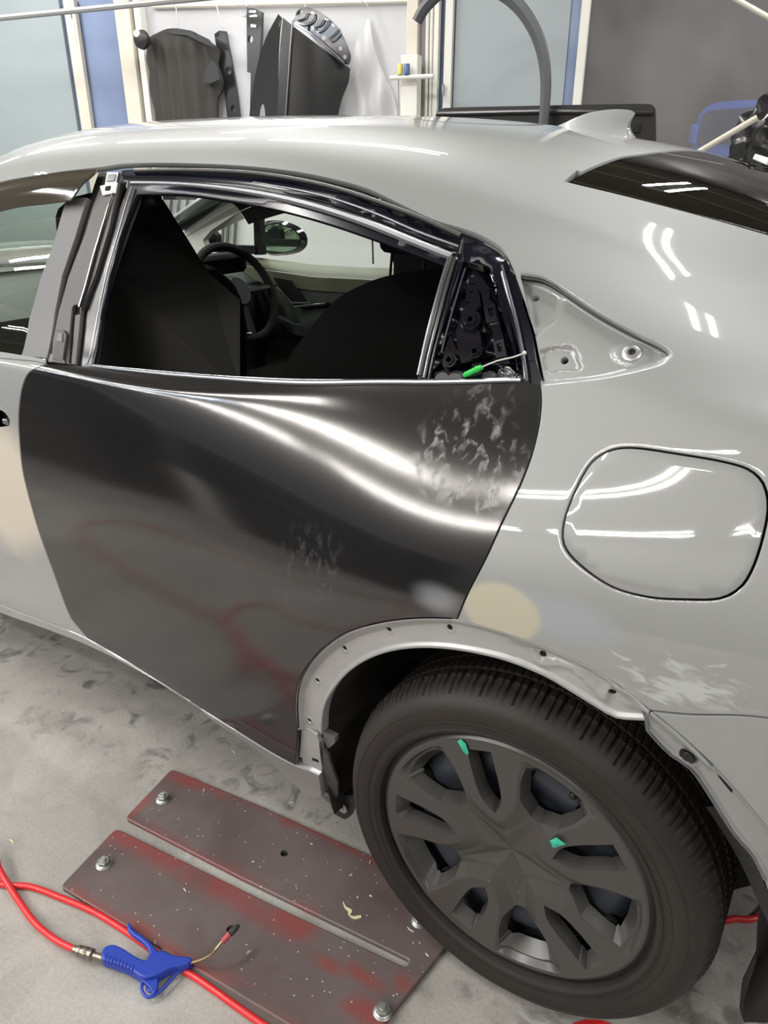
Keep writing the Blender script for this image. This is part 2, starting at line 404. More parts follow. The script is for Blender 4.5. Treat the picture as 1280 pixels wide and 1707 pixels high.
# ------------------------------------------------------------------ paints
silver('silver_paint')
silver('silver_quarter', [((.045, -.90, .785), (.085, .08, .034), (.33, .35, .375), .6, .5), ((-.036, -.90, .770), (.060, .08, .040), (.47, .445, .35), .2, .25),
                          ((.205, -.89, .745), (.062, .1, .030), (.48, .50, .51), 1.0, 5.5)])
silver('silver_front_door', [((-1.27, -.87, .66), (.20, .3, .19), (.58, .53, .45), .45, .35)])
simple('flange_primer', (.44, .445, .44), rough=.42, metal=.35, coat=.25, coat_rough=.2, var=.22, scale=14, bump=.15, bscale=60)
def ecoat(name, base=(.013, .013, .014), rough=.12, ior=1.8, smudge=0.0):
    m, nt, b = nmat(name); N = nt.nodes; Lk = nt.links
    b.inputs['Roughness'].default_value = rough; b.inputs['IOR'].default_value = ior; b.inputs['Base Color'].default_value = (*base, 1)
    if smudge:
        tc = N.new('ShaderNodeTexCoord')
        n1 = N.new('ShaderNodeTexNoise'); n1.inputs['Scale'].default_value = 6; n1.inputs['Detail'].default_value = 2
        mp = N.new('ShaderNodeMapping'); mp.inputs['Scale'].default_value = (1, 1, .55); mp.inputs['Rotation'].default_value = (0, .5, 0)
        Lk.new(tc.outputs['Object'], mp.inputs[0])
        n2 = N.new('ShaderNodeTexNoise'); n2.inputs['Scale'].default_value = 75; n2.inputs['Detail'].default_value = 8; n2.inputs['Distortion'].default_value = .6
        Lk.new(tc.outputs['Object'], n1.inputs['Vector']); Lk.new(mp.outputs[0], n2.inputs['Vector'])
        def blob(c_, r_):
            q = N.new('ShaderNodeVectorMath'); q.operation = 'SUBTRACT'; Lk.new(tc.outputs['Object'], q.inputs[0]); q.inputs[1].default_value = c_
            q2 = N.new('ShaderNodeVectorMath'); q2.operation = 'DIVIDE'; Lk.new(q.outputs[0], q2.inputs[0]); q2.inputs[1].default_value = r_
            q3 = N.new('ShaderNodeVectorMath'); q3.operation = 'LENGTH'; Lk.new(q2.outputs[0], q3.inputs[0])
            q4 = N.new('ShaderNodeMapRange'); Lk.new(q3.outputs['Value'], q4.inputs[0]); q4.inputs[1].default_value = .6; q4.inputs[2].default_value = 1; q4.inputs[3].default_value = 1; q4.inputs[4].default_value = 0; return q4.outputs[0]
        mr = N.new('ShaderNodeMath'); mr.operation = 'MAXIMUM'; Lk.new(blob((-.13, -.84, .97), (.12, .2, .11)), mr.inputs[0]); Lk.new(blob((-.36, -.88, .70), (.09, .2, .12)), mr.inputs[1])
        a = N.new('ShaderNodeMapRange'); Lk.new(n1.outputs['Fac'], a.inputs[0]); a.inputs[1].default_value = .42; a.inputs[2].default_value = .55
        c = N.new('ShaderNodeMapRange'); Lk.new(n2.outputs['Fac'], c.inputs[0]); c.inputs[1].default_value = .52; c.inputs[2].default_value = .78
        p = N.new('ShaderNodeMath'); p.operation = 'MULTIPLY'; Lk.new(a.outputs[0], p.inputs[0]); Lk.new(c.outputs[0], p.inputs[1])
        p2 = N.new('ShaderNodeMath'); p2.operation = 'MULTIPLY'; Lk.new(p.outputs[0], p2.inputs[0]); Lk.new(mr.outputs[0], p2.inputs[1])
        mx = N.new('ShaderNodeMix'); mx.data_type = 'RGBA'; Lk.new(p2.outputs[0], mx.inputs[0]); mx.inputs[6].default_value = (*base, 1)
        mx.inputs[7].default_value = (base[0]+smudge, base[1]+smudge, base[2]+smudge*1.1, 1); Lk.new(mx.outputs[2], b.inputs['Base Color'])
        # sanded mark near the rear lower corner
        sub = N.new('ShaderNodeVectorMath'); sub.operation = 'SUBTRACT'; Lk.new(tc.outputs['Object'], sub.inputs[0]); sub.inputs[1].default_value = (-.133, -.9, .757)
        dv = N.new('ShaderNodeVectorMath'); dv.operation = 'DIVIDE'; Lk.new(sub.outputs[0], dv.inputs[0]); dv.inputs[1].default_value = (.055, .1, .030)
        ln = N.new('ShaderNodeVectorMath'); ln.operation = 'LENGTH'; Lk.new(dv.outputs[0], ln.inputs[0])
        m3 = N.new('ShaderNodeMapRange'); Lk.new(ln.outputs['Value'], m3.inputs[0]); m3.inputs[1].default_value = .1; m3.inputs[2].default_value = 1; m3.inputs[3].default_value = .6; m3.inputs[4].default_value = 0; m3.interpolation_type = 'SMOOTHSTEP'
        mx2 = N.new('ShaderNodeMix'); mx2.data_type = 'RGBA'; Lk.new(m3.outputs[0], mx2.inputs[0]); Lk.new(mx.outputs[2], mx2.inputs[6]); mx2.inputs[7].default_value = (.34, .35, .38, 1); Lk.new(mx2.outputs[2], b.inputs['Base Color'])
        rr = N.new('ShaderNodeMath'); rr.operation = 'MULTIPLY_ADD'; Lk.new(p2.outputs[0], rr.inputs[0]); rr.inputs[1].default_value = .3; rr.inputs[2].default_value = rough; Lk.new(rr.outputs[0], b.inputs['Roughness'])
    return m
ecoat('black_ecoat', smudge=.05)
ecoat('black_gloss', (.006, .006, .010), .09, 1.6)
ecoat('black_gloss_blue', (.005, .006, .013), .2, 1.5)
ecoat('brown_gloss_frame', (.055, .05, .045), .35, 1.45)
simple('satin_grey_film', (.145, .145, .15), rough=.42, ior=1.5)
simple('black_rubber', (.012, .012, .013), rough=.45)
simple('black_plastic', (.022, .022, .024), rough=.38, bump=.15, bscale=400)
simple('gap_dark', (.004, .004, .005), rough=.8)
simple('bright_metal', (.55, .56, .58), rough=.18, metal=1)
simple('strip_grey', (.24, .25, .27), rough=.28, metal=.8)
simple('zinc', (.52, .53, .52), rough=.38, metal=.85, var=.15, scale=60)
simple('interior_black', (.004, .004, .0045), rough=.9)
simple('seat_cloth', (.008, .008, .009), rough=.9)
simple('dash_grey', (.03, .035, .036), rough=.55)
simple('headliner', (.75, .75, .70), rough=.85)
simple('green_plastic', (.03, .62, .10), rough=.4)
simple('pale_wire', (.75, .76, .72), rough=.4)
simple('smoke_plastic', (.05, .043, .033), rough=.06, ior=1.7)
simple('far_trim', (.05, .055, .05), rough=.6)

def glass(name, tint=(.8, .86, .78), dark=0.0, refl=.0, mixf=.75):
    m = bpy.data.materials.new(name); m.use_nodes = True; MATS[name] = m; nt = m.node_tree; N = nt.nodes; N.clear()
    o = N.new('ShaderNodeOutputMaterial'); t = N.new('ShaderNodeBsdfTransparent'); t.inputs[0].default_value = (*tint, 1)
    g = N.new('ShaderNodeBsdfGlossy'); g.inputs['Roughness'].default_value = .01; fr = N.new('ShaderNodeLayerWeight'); fr.inputs[0].default_value = .5; pw = N.new('ShaderNodeMath'); pw.operation = 'POWER'; pw.inputs[1].default_value = 4; nt.links.new(fr.outputs['Facing'], pw.inputs[0])
    mr = N.new('ShaderNodeMath'); mr.operation = 'MULTIPLY_ADD'; mr.inputs[1].default_value = .8; mr.inputs[2].default_value = refl+.05; nt.links.new(pw.outputs[0], mr.inputs[0])
    mx = N.new('ShaderNodeMixShader'); nt.links.new(mr.outputs[0], mx.inputs[0]); nt.links.new(t.outputs[0], mx.inputs[1]); nt.links.new(g.outputs[0], mx.inputs[2]); nt.links.new(mx.outputs[0], o.inputs[0])
    return m
glass('window_glass'); glass('privacy_glass', (.07, .064, .052), refl=.12); glass('windscreen_glass', (.85, .9, .86))

# ------------------------------------------------------------------ the car
car = empty('hatchback_car', (0, 0, 0))
tag(car, 'silver hatchback car with an unpainted black rear door and its wheel arch trim removed', 'car')

# outlines traced once, used for several panels
ARCH_OUT = [(497, 1217), (493, 1181), (497, 1142), (512, 1113), (537, 1084), (576, 1057), (630, 1040), (691, 1032), (749, 1032), (762, 1034)]
ARCH_OUT2 = [(762, 1034), (810, 1046), (860, 1062), (926, 1087), (968, 1105), (1008, 1128), (1057, 1163), (1083, 1184)]
ARCH_IN = [(530, 1228), (531, 1199), (539, 1170), (566, 1132), (600, 1106), (645, 1089), (700, 1083), (763, 1088), (835, 1104), (903, 1131), (952, 1160), (991, 1184), (1024, 1202), (1073, 1206)]
DOOR_REAR = [(762, 1034), (783, 983), (808, 935), (838, 870), (867, 810), (886, 760), (898, 710), (902, 670), (900, 642)]
DOOR_BOT = [(146, 1065), (200, 1096), (260, 1133), (330, 1178), (400, 1222), (460, 1259), (494, 1277)]
DOOR_FRONT = [(78, 607), (60, 614), (46, 624), (38, 642), (33, 668), (31, 700), (33, 740), (38, 785), (50, 835), (68, 895), (90, 955), (106, 1000), (120, 1033), (133, 1050), (146, 1065)]
def T(L, **k): return trace(L, **k)
pts = DOOR_FRONT+DOOR_BOT[1:]+ARCH_OUT+DOOR_REAR[1:]+[(870, 635), (780, 637), (690, 637), (560, 638), (450, 637), (360, 631), (250, 621), (150, 611)]
ci = [0, 14, 20, 21, 30, 38, 39]
rear_door_ol = trace(pts, corners=ci)
GAP = .0022
rear_door = skin('rear_door', 'black_ecoat', car, offset_loop(rear_door_ol, -GAP), grid=.014)
rear_door['label'] = 'black unpainted rear door skin, covered in hand smudges'

# front door skin; beyond the frame it goes on to its hinge edge
fd = [('s', -2.12, 1.8), ('s', -1.9, 1.75), (-90, 975), (0, 1007), (60, 1030), (120, 1053), (146, 1065), (133, 1050), (120, 1033), (106, 1000), (90, 955), (68, 895), (50, 835), (38, 785), (33, 740), (31, 700), (33, 668), (38, 642), (46, 624), (60, 614), (78, 605), (60, 602), (0, 592), ('s', -1.6, 9.7), ('s', -1.9, 9.7), ('s', -2.15, 9.6), ('s', -2.2, 8), ('s', -2.2, 5), ('s', -2.16, 3)]
fd_ol = trace(fd, corners=[0, 6, 20, 25])
hh = trace([(-10, 684), (2, 684), (10, 690), (16, 700), (15, 709), (2, 712), (-12, 711)], step=.004)
skin_fd = skin('front_door', 'silver_front_door', car, offset_loop(fd_ol, -GAP), holes=[hh], grid=.016)
skin_fd['label'] = 'silver front door with a bare beige filler patch'
hc = surf(hh[:, 0], hh[:, 1]/SK).mean(0)
MB().box(hc+[0, .03, 0], (.09, .005, .06)).build('handle_recess', 'gap_dark', skin_fd)
MB().box(hc+[.012, .012, -.004], (.02, .02, .012), bev=.002).build('handle_clip', 'strip_grey', skin_fd)

# quarter panel + roof rail (one pressing)
REC = [(868, 455), (905, 460), (940, 480), (1000, 520), (1060, 553), (1095, 570), (1112, 580), (1121, 590), (1122, 597), (1114, 606), (1098, 613), (1070, 620), (1000, 634), (940, 641), (903, 645), (896, 615), (888, 560), (878, 510)]
rec = trace(REC, corners=[0, len(REC)-4], step=.006)
FUEL = [(1060, 747), (1130, 757), (1200, 769), (1245, 782), (1271, 806), (1279, 850), (1262, 925), (1237, 975), (1200, 997), (1140, 999), (1080, 995), (1020, 978), (965, 940), (940, 908), (940, 870), (958, 820), (985, 772), (1020, 750)]
fuel = trace(FUEL, step=.008)
RAIL_LO = [(769, 381), (720, 366), (615, 316), (560, 300), (502, 288), (440, 280), (390, 276), (320, 273), (260, 272), (200, 274), (170, 279), (107, 286), (60, 293), (0, 304)]
qp = [(1084, 1185), (1150, 1191), (1280, 1197), ('s', .5, 5.6), ('s', .8, 5.8), ('s', .84, 9), ('s', .84, 12), ('s', .8, 14.1), ('s', .5, 14.2), ('s', .2, 14.27), ('s', -.05, 14.35), ('s', -.1535, 14.36), ('s', -.150, 14.74),
      ('s', -.5, 14.75), ('s', -1.0, 14.7), ('s', -1.5, 14.6), ('s', -1.8, 14.4), ('s', -2.1, 13.9), ('s', -2.38, 13.3), ('s', -2.38, 12.9), ('s', -2.1, 12.9), ('s', -1.8, 13.0)]+RAIL_LO[::-1]+[(800, 392), (834, 412), (850, 437), (864, 475), (877, 515), (888, 562), (896, 612), (900, 642)]+DOOR_REAR[::-1][1:]+ARCH_OUT2[1:-1]
n0 = 22+len(RAIL_LO)
qp_ol = trace(qp, corners=[0, 4, 7, 11, 12, 18, 19, n0+7, n0+7+8])
RECD = .014
LEDGE = trace([(1010, 716), (1060, 722), (1150, 727), (1280, 735), ('s', .5, 9.0), ('s', .8, 9.0)], closed=False)
crease_l = trace([(700, 292), (800, 322), (870, 344), (960, 373), (1060, 410), (1170, 453), (1280, 497), ('s', .5, 13.6), ('s', .8, 13.6)], closed=False)
bump1 = trace([(868, 455), (905, 460), (940, 478), (930, 520), (900, 545), (882, 560), (872, 500)], step=.01)
bump2 = trace([(893, 577), (945, 565), (958, 574), (965, 610), (930, 612), (899, 616)], step=.01)
rec_up = trace(REC[:9], closed=False, step=.006); rec_lo = trace(REC[8:-3], closed=False, step=.006)
def q_off(Q):
    d1 = dist(Q, rec_up, False); d2 = dist(Q, rec_lo, False); ins = inside(Q, rec)
    o = np.where(ins, RECD*np.minimum(sm(d1/.006), sm(d2/.030)), 0)
    b2 = np.where(inside(Q, bump2), sm(dist(Q, bump2)/.008), 0)*.005
    b1 = np.where(inside(Q, bump1), sm(dist(Q, bump1)/.012), 0)*.004
    # dimple round the single bolt boss
    c = np.array(FB); dd = np.linalg.norm(Q-c, axis=1); o3 = np.where(dd < .03, -.003*sm((.03-dd)/.012), 0)
    # soft roll of the fuel flap opening
    df = dist(Q, fuel); o4 = .0008*sm((.006-df)/.006)
    cr_ = dist(Q, crease_l, False)
    return o+b1+b2+o3+o4-.0020*np.exp(-cr_/.045)*sm((Q[:, 0]+.42)/.25)
FB = trace([(1051, 580), (1052, 580)], closed=False)[0]
def hole(px, py, r, n=14):
    c = np.array(trace([(px, py), (px+1, py)], closed=False)[0]); e = 1e-3
    sx = np.linalg.norm(surf(c[0]+e, c[1]/SK)-surf(c[0], c[1]/SK))/e; ss = np.linalg.norm(surf(c[0], (c[1]+e)/SK)-surf(c[0], c[1]/SK))/e
    return np.array([c+[r*math.cos(2*PI*k/n)/sx, r*math.sin(2*PI*k/n)/ss] for k in range(n)])
qh = [offset_loop(fuel, .002), hole(890, 483, .0058), hole(934, 591, .0058), hole(1052, 580, .006)]
ql = [(offset_loop(rec, -k), True) for k in (-.005, -.002, .0005, .002, .004, .006)]+[(crease_l[4:-4], False)]+[(offset_loop(fuel, k), True) for k in (.006, .011)]
quarter = skin('quarter_panel', 'silver_quarter', car, offset_loop(qp_ol, -GAP*.5), holes=qh, lines=ql, off=q_off, grid=.014, fine=[(offset_loop(rec, -.002), .0055)])
quarter['label'] = 'silver quarter panel with a filler patch and a bare recess for the missing corner trim'
flap = skin('fuel_flap', 'silver_paint', car, offset_loop(fuel, -.0012), grid=.012, depth=.01, off=lambda Q: .0010*sm((.004-dist(Q, fuel))/.004))
def backing(name, ol, d, mat, parent, grid=.03):
    return skin(name, mat, parent, ol, grid=grid, off=lambda Q: np.full(len(Q), d), depth=0)
backing('fuel_recess', offset_loop(fuel, .02), .014, 'gap_dark', quarter)
# small washer around the bolt hole
def bolt_seat(px, py, r, name, mat, par, out=.0, h=.003, hole_r=.4):
    x, s = uv(px, py); p = surf(x, s)[0]; n = snormal(x, s)[0]; p = p-n*out
    return MB().lathe([(r*hole_r, -.004), (r*hole_r, h), (r*.75, h), (r, h*.4), (r, -.002)], p, n, 20).build(name, mat, par)
bolt_seat(1052, 580, .0125, 'washer', 'zinc', quarter, RECD-.003)
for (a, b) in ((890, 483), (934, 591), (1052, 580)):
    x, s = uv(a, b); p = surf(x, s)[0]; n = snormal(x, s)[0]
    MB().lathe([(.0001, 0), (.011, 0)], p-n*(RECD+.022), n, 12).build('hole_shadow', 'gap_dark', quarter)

# roof, hatch glass, windscreen, far side of the shell (param space, symmetric)
def strip_panel(name, mat, parent, x0f, x1f, s0, s1, nx, ns, off=0, depth=.01):
    ss = np.linspace(s0, s1, ns); g = []
    for s in ss:
        a, b = x0f(s), x1f(s)
        for k in range(nx): g.append((a+(b-a)*k/(nx-1), s))
    g = np.array(g); P = surf(g[:, 0], g[:, 1]); N = snormal(g[:, 0], g[:, 1]); P = P-N*off
    F = [(i*nx+k, i*nx+k+1, (i+1)*nx+k+1, (i+1)*nx+k) for i in range(ns-1) for k in range(nx-1)]
    V = list(P); NN = list(N)
    if depth:
        ring = [(0, k) for k in range(nx)]+[(i, nx-1) for i in range(1, ns)]+[(ns-1, k) for k in range(nx-2, -1, -1)]+[(i, 0) for i in range(ns-2, 0, -1)]
        ring = [i*nx+k for i, k in ring]; m = len(ring)
        for q in range(m):
            i, j = ring[q], ring[(q+1) % m]; t = P[j]-P[i]; L = np.linalg.norm(t)
            if L < 1e-9: continue
            o = np.cross(t, N[i])/L; b = len(V); V += [P[i], P[j], P[j]-N[j]*depth, P[i]-N[i]*depth]; NN += [o*.8+N[i]*.6]*2+[o, o]; F.append((b, b+3, b+2, b+1))
    return mesh(name, V, F, mat, parent, True, normals=NN)
ctr = NR-1
GXs = [14.2, 14.36, 14.92, 15.41, 15.70, 16.14, 17.0]; GXx = [-.157, -.152, -.133, -.117, -.099, -.083, -.072]
def glass_x(s):      # leading edge of the tailgate glass
    return float(np.interp(NR-1-abs(s-ctr), GXs, GXx))
SG = 14.36
roof = strip_panel('roof', 'silver_paint', car, lambda s: -1.62+.10*(abs(s-ctr)/2.3)**2, lambda s: glass_x(s)-.003, 14.72, SMAX-14.72, 110, 90)
rg = strip_panel('rear_window', 'privacy_glass', car, lambda s: glass_x(s)+.002, lambda s: .66, SG, SMAX-SG, 70, 90, off=.0015, depth=.004)
strip_panel('glass_surround', 'black_plastic', rg, lambda s: glass_x(s)-.012, lambda s: .70, SG-.05, SMAX-SG+.05, 40, 30, off=.014, depth=0)
strip_panel('tailgate', 'silver_paint', car, lambda s: .665, lambda s: .85, 14.0, SMAX-14.0, 12, 40)
strip_panel('windscreen', 'windscreen_glass', car, lambda s: -2.42, lambda s: -1.63+.10*(abs(s-ctr)/2.3)**2, 14.3, SMAX-14.3, 40, 40, depth=.004)
strip_panel('bonnet', 'silver_paint', car, lambda s: -3.45, lambda s: -2.43, 13.2, SMAX-13.2, 40, 40)
strip_panel('front_wing', 'silver_paint', car, lambda s: -3.45, lambda s: -2.2 if s < 9.6 else -2.4, 4.6, 13.1, 40, 40)
# shark fin aerial
ax, axs = [], []
# ------------------------------------------------------------------ helpers that lie on the skin
def on_skin(px, py, off=0.0):
    x, s = uv(px, py); return surf(x, s)[0]+snormal(x, s)[0]*off
def bead(name, pts, r, mat, parent, off=0.0, n=8, step=.012, corners=(), build=True, mb=None):
    L = trace(pts, closed=False, step=step, corners=corners)
    P = surf(L[:, 0], L[:, 1]/SK)+snormal(L[:, 0], L[:, 1]/SK)*off
    if hasattr(r, '__len__'): rr = np.interp(np.linspace(0, 1, len(P)), np.linspace(0, 1, len(r)), r)
    else: rr = r
    b = (mb or MB()).tube(P, rr, n)
    return b.build(name, mat, parent) if build else b
def plate(name, pts, mat, parent, off=0.0, depth=.004, holes=(), corners=None, grid=.02, step=.008, offf=None, lines=()):
    """flat-ish pressed piece lying off metres proud (or recessed, negative) of the skin"""
    ol = trace(pts, corners=range(len(pts)) if corners is None else corners, step=step)
    hs = [trace(h, step=.004) if not isinstance(h, np.ndarray) else h for h in holes]
    f = offf or (lambda Q: np.full(len(Q), -off))
    return skin(name, mat, parent, ol, holes=hs, off=f, grid=grid, depth=depth, lines=lines)

bead('recess_seal', [(852, 444), (868, 457), (905, 463), (940, 483), (1000, 523), (1060, 556), (1095, 573), (1110, 582), (1119, 593)], [.004, .0034, .0030, .0026, .0022, .0012], 'black_rubber', quarter, -.007)  # black bead added to draw the shadow line under the recess's upper lip
# ------------------------------------------------------------------ shark fin aerial
tops = smooth_line([on_y(*p, 0) for p in ((918, 214), (945, 203), (975, 190), (1003, 184), (1030, 182), (1052, 184), (1059, 189))], closed=False, step=.004)
bx0, bx1 = on_y(914, 215, 0)[0], on_y(1056, 241, 0)[0]
def roof_at(x, y):
    s = ctr-abs(y)/.115
    for _ in range(8):
        p = surf(x, s)[0]; s += (abs(p[1])-abs(y))/.12*1.0
    return surf(x, s)[0]
V = []; F = []; nu, nh = 28, 12
for i in range(nu):
    u = i/(nu-1); tp = tops[int(round(u*(len(tops)-1)))]; bx = bx0+(bx1-bx0)*u
    wb = .031*(1-(1-u)**1.8)**.6*(1-.25*max(0, u-.8)/.2)+.001
    for side in (-1, 1):
        for k in range(nh):
            h = k/(nh-1); y = side*(wb*((1-h)**1.5*.75+.25*(1-h)**.5)); bz = roof_at(bx, wb)[2]
            z = bz-.003+(tp[2]-bz+.003)*h; x = bx+(tp[0]-bx)*h+.012*math.sin(PI*h)*(-1 if u > .5 else 0)*(u-.5)*2
            V.append((x, y, z))
for i in range(nu-1):
    for sd in range(2):
        for k in range(nh-1):
            a = i*2*nh+sd*nh+k; b = a+2*nh; q = (a, b, b+1, a+1); F.append(q if sd == 0 else q[::-1])
e0 = (nu-1)*2*nh
for k in range(nh-1): F.append((e0+k, e0+nh+k, e0+nh+k+1, e0+k+1))
mesh('roof_aerial', V, F, 'silver_paint', car, angle=60)

# ------------------------------------------------------------------ front door: sash, smoked visor, glass
fd_o = skin_fd
plate('door_sash', [(112, 330), (146, 330), (126, 395), (104, 460), (92, 520), (78, 597), (36, 594), (50, 530), (69, 462), (92, 400)], 'satin_grey_film', fd_o, off=.001, depth=.012)
plate('sash_seal', [(158, 283), (176, 282), (146, 352), (120, 425), (98, 505), (84, 598), (74, 598), (88, 520), (104, 450), (124, 385), (140, 340)], 'black_rubber', fd_o, off=-.010, depth=.004)
plate('door_glass', [(128, 335), (92, 400), (69, 462), (50, 530), (36, 596), (0, 592), ('s', -1.6, 9.75), ('s', -1.9, 9.75), ('s', -2.2, 9.9), ('s', -2.05, 12.0), ('s', -1.8, 12.9), ('s', -1.5, 12.95), (0, 318), (60, 306)], 'window_glass', fd_o, off=-.012, depth=0, grid=.04)
vis = plate('wind_visor', [(165, 284), (158, 302), (132, 341), (90, 346), (45, 351), (0, 361), ('s', -1.6, 12.25), ('s', -1.9, 12.1), ('s', -1.92, 12.8), ('s', -1.6, 13.0), (0, 308), (60, 296), (110, 288)], 'smoke_plastic', fd_o, grid=.012,
            offf=lambda Q: -.006-.012*sm(dist(Q, VISL)/.05), corners=[0, 2, 5, 6, 7, 8, 9, 10]) if False else None
VISL = trace([('s', -1.9, 12.8), ('s', -1.6, 13.0), (0, 306), (60, 294), (110, 286), (166, 281)], closed=False)
vis = plate('wind_visor', [(165, 284), (158, 302), (132, 341), (90, 346), (45, 351), (0, 361), ('s', -1.6, 12.25), ('s', -1.9, 12.1), ('s', -1.92, 12.8), ('s', -1.6, 13.0), (0, 308), (60, 296), (110, 288)], 'smoke_plastic', fd_o, grid=.012,
            corners=[0, 2, 7, 8], offf=lambda Q: -.004-.016*sm(dist(Q, VISL, False)/.04))
plate('belt_ledge', [(0, 588), (78, 601), (78, 607), (58, 603), (0, 598), ('s', -1.6, 9.55), ('s', -1.6, 9.85)], 'silver_paint', fd_o, off=.004)

# ------------------------------------------------------------------ rear door above the belt
rd = rear_door
RL = [(200, 277), (260, 275), (320, 276), (390, 279), (440, 283), (502, 291), (560, 303), (615, 319), (720, 369), (769, 384)]
# outer frame pressing
fr_out = [(196, 279)]+RL[1:]+[(800, 395), (832, 414), (847, 438), (861, 476), (874, 516), (885, 563), (893, 613), (897, 640), (869, 637)]
opening = [(222, 320), (300, 320), (380, 331), (460, 345), (540, 366), (620, 392), (700, 420), (742, 436), (718, 520), (690, 632), (560, 634), (450, 633), (360, 627), (250, 617), (146, 606), (160, 530), (174, 460), (190, 402)]
module = [(770, 428), (800, 434), (816, 446), (826, 462), (846, 520), (862, 580), (868, 622), (869, 633), (706, 634), (722, 570), (745, 500)]
fr_ol = fr_out+[(780, 637), (690, 637), (560, 638), (450, 637), (360, 631), (250, 621), (136, 609), (150, 530), (164, 460), (205, 320)]
FRL = trace([(200, 276), (260, 275), (390, 280), (502, 292), (615, 320), (720, 370), (800, 396), (834, 415)], closed=False)
def fr_off(Q):
    d = dist(Q, FRL, False); return .010-.007*sm((d-.006)/.01)+.006*sm((d-.03)/.006)
frame = plate('window_frame', fr_ol, 'black_gloss_blue', rd, depth=.010, holes=[trace(opening, corners=[0, 7, 9, 14], step=.01), trace(module, corners=[0, 7, 8], step=.008)], offf=fr_off, grid=.012,
              lines=[], corners=[0, 10, 18, 19, 26, 27])
bead('upper_seal', [(222, 284), (320, 283), (440, 290), (560, 313), (690, 358), (768, 392)], [.003, .004, .004, .0045], 'black_rubber', rd, -.002)
bead('frame_trim', [(215, 302), (300, 304), (390, 313), (465, 326), (540, 345), (615, 370), (690, 400), (752, 424)], [.0035, .004, .0055, .007, .007, .006], 'strip_grey', rd, -.006)
bead('frame_rib', [(420, 302), (500, 316), (560, 331), (630, 356), (700, 386), (764, 409)], [.001, .0022, .0025, .0025], 'strip_grey', rd, -.003)
bead('frame_rib', [(470, 318), (560, 341), (630, 366), (700, 394), (760, 416)], [.001, .002, .0022, .002], 'black_gloss', rd, -.003)
bead('belt_moulding', [(143, 609), (250, 621), (360, 630), (450, 636), (560, 638), (690, 637), (780, 636), (869, 634)], [.002, .0035, .004, .004, .0045, .0045, .004, .003], 'strip_grey', rd, .001)
bead('belt_lip', [(150, 605), (250, 615), (360, 624), (450, 629), (560, 631), (662, 632)], .0022, 'bright_metal', rd, -.008)
for a in (.0, 1.):
    pass
# vertical run channel between the window and the corner
bead('glass_channel', [(750, 422), (737, 462), (722, 515), (708, 570), (696, 624)], .0042, 'strip_grey', rd, -.005)
bead('glass_channel', [(757, 424), (744, 466), (729, 520), (715, 574), (703, 627)], .0036, 'bright_metal', rd, -.008)
bead('channel_edge', [(765, 426), (752, 470), (737, 525), (722, 580), (711, 630)], .0025, 'black_gloss_blue', rd, -.008)
bead('channel_edge', [(772, 436), (757, 480), (742, 530), (729, 580)], .0016, 'strip_grey', rd, -.015)
bead('frame_bracket', [(771, 400), (766, 424)], .0018, 'bright_metal', rd, .0)
plate('pillar_backing', [(122, 350), (150, 296), (166, 283), (200, 278), (228, 285), (222, 330), (190, 420), (165, 500), (150, 606), (84, 603), (80, 560), (100, 450)], 'black_rubber', rd, off=-.019, depth=0)
# front sash of the rear door
def sash_off(Q): return np.full(len(Q), .004)
slot = [(119, 512), (129, 508), (132, 520), (124, 560), (121, 604), (113, 604), (114, 560)]
plate('front_sash', [(166, 309), (198, 301), (180, 380), (156, 460), (133, 516), (124, 606), (84, 603), (87, 566), (96, 520), (113, 460), (140, 390)], 'brown_gloss_frame', rd, off=-.002, depth=.012, holes=[trace(slot, step=.004)], grid=.012)
plate('slot_back', [(110, 505), (136, 505), (128, 560), (124, 606), (108, 606)], 'gap_dark', rd, off=-.012, depth=0)  # dark sheet put behind the slot for the shade inside it
bead('sash_edge', [(190, 318), (174, 370), (158, 425), (146, 470), (133, 512)], [.0015, .0025, .0035, .0025], 'bright_metal', rd, .001)
plate('inner_channel', [(210, 300), (219, 308), (197, 380), (175, 460), (160, 530), (144, 607), (126, 607), (135, 530), (152, 460), (178, 385)], 'black_gloss_blue', rd, off=-.010, depth=.012)
bead('channel_lip', [(217, 310), (195, 385), (174, 461), (159, 531), (143, 606)], .0016, 'strip_grey', rd, -.004)
plate('sash_bracket', [(180, 288), (199, 288), (192, 322), (172, 326), (168, 311), (176, 309)], 'zinc', rd, off=.002, depth=.006)
plate('bracket_hole', [(178, 312), (186, 311), (184, 318), (177, 319)], 'gap_dark', rd, off=.0035, depth=.001)
plate('bracket_pad', [(183, 293), (195, 292), (192, 303), (180, 304)], 'strip_grey', rd, off=.0045, depth=.003)
# moulded clip at the foot of the sash
plate('sash_clip', [(97, 551), (108, 551), (113, 558), (110, 577), (106, 604), (90, 602), (93, 580), (98, 570)], 'black_plastic', rd, off=.004, depth=.006)
plate('clip_tab', [(100, 556), (108, 557), (107, 572), (99, 570)], 'satin_grey_film', rd, off=.006, depth=.003)
plate('clip_foot', [(86, 590), (104, 594), (110, 606), (82, 604)], 'satin_grey_film', rd, off=.003, depth=.004)
plate('clip_tab', [(121, 524), (130, 522), (127, 560), (124, 603), (115, 603), (118, 560)], 'brown_gloss_frame', rd, off=-.006, depth=.005)

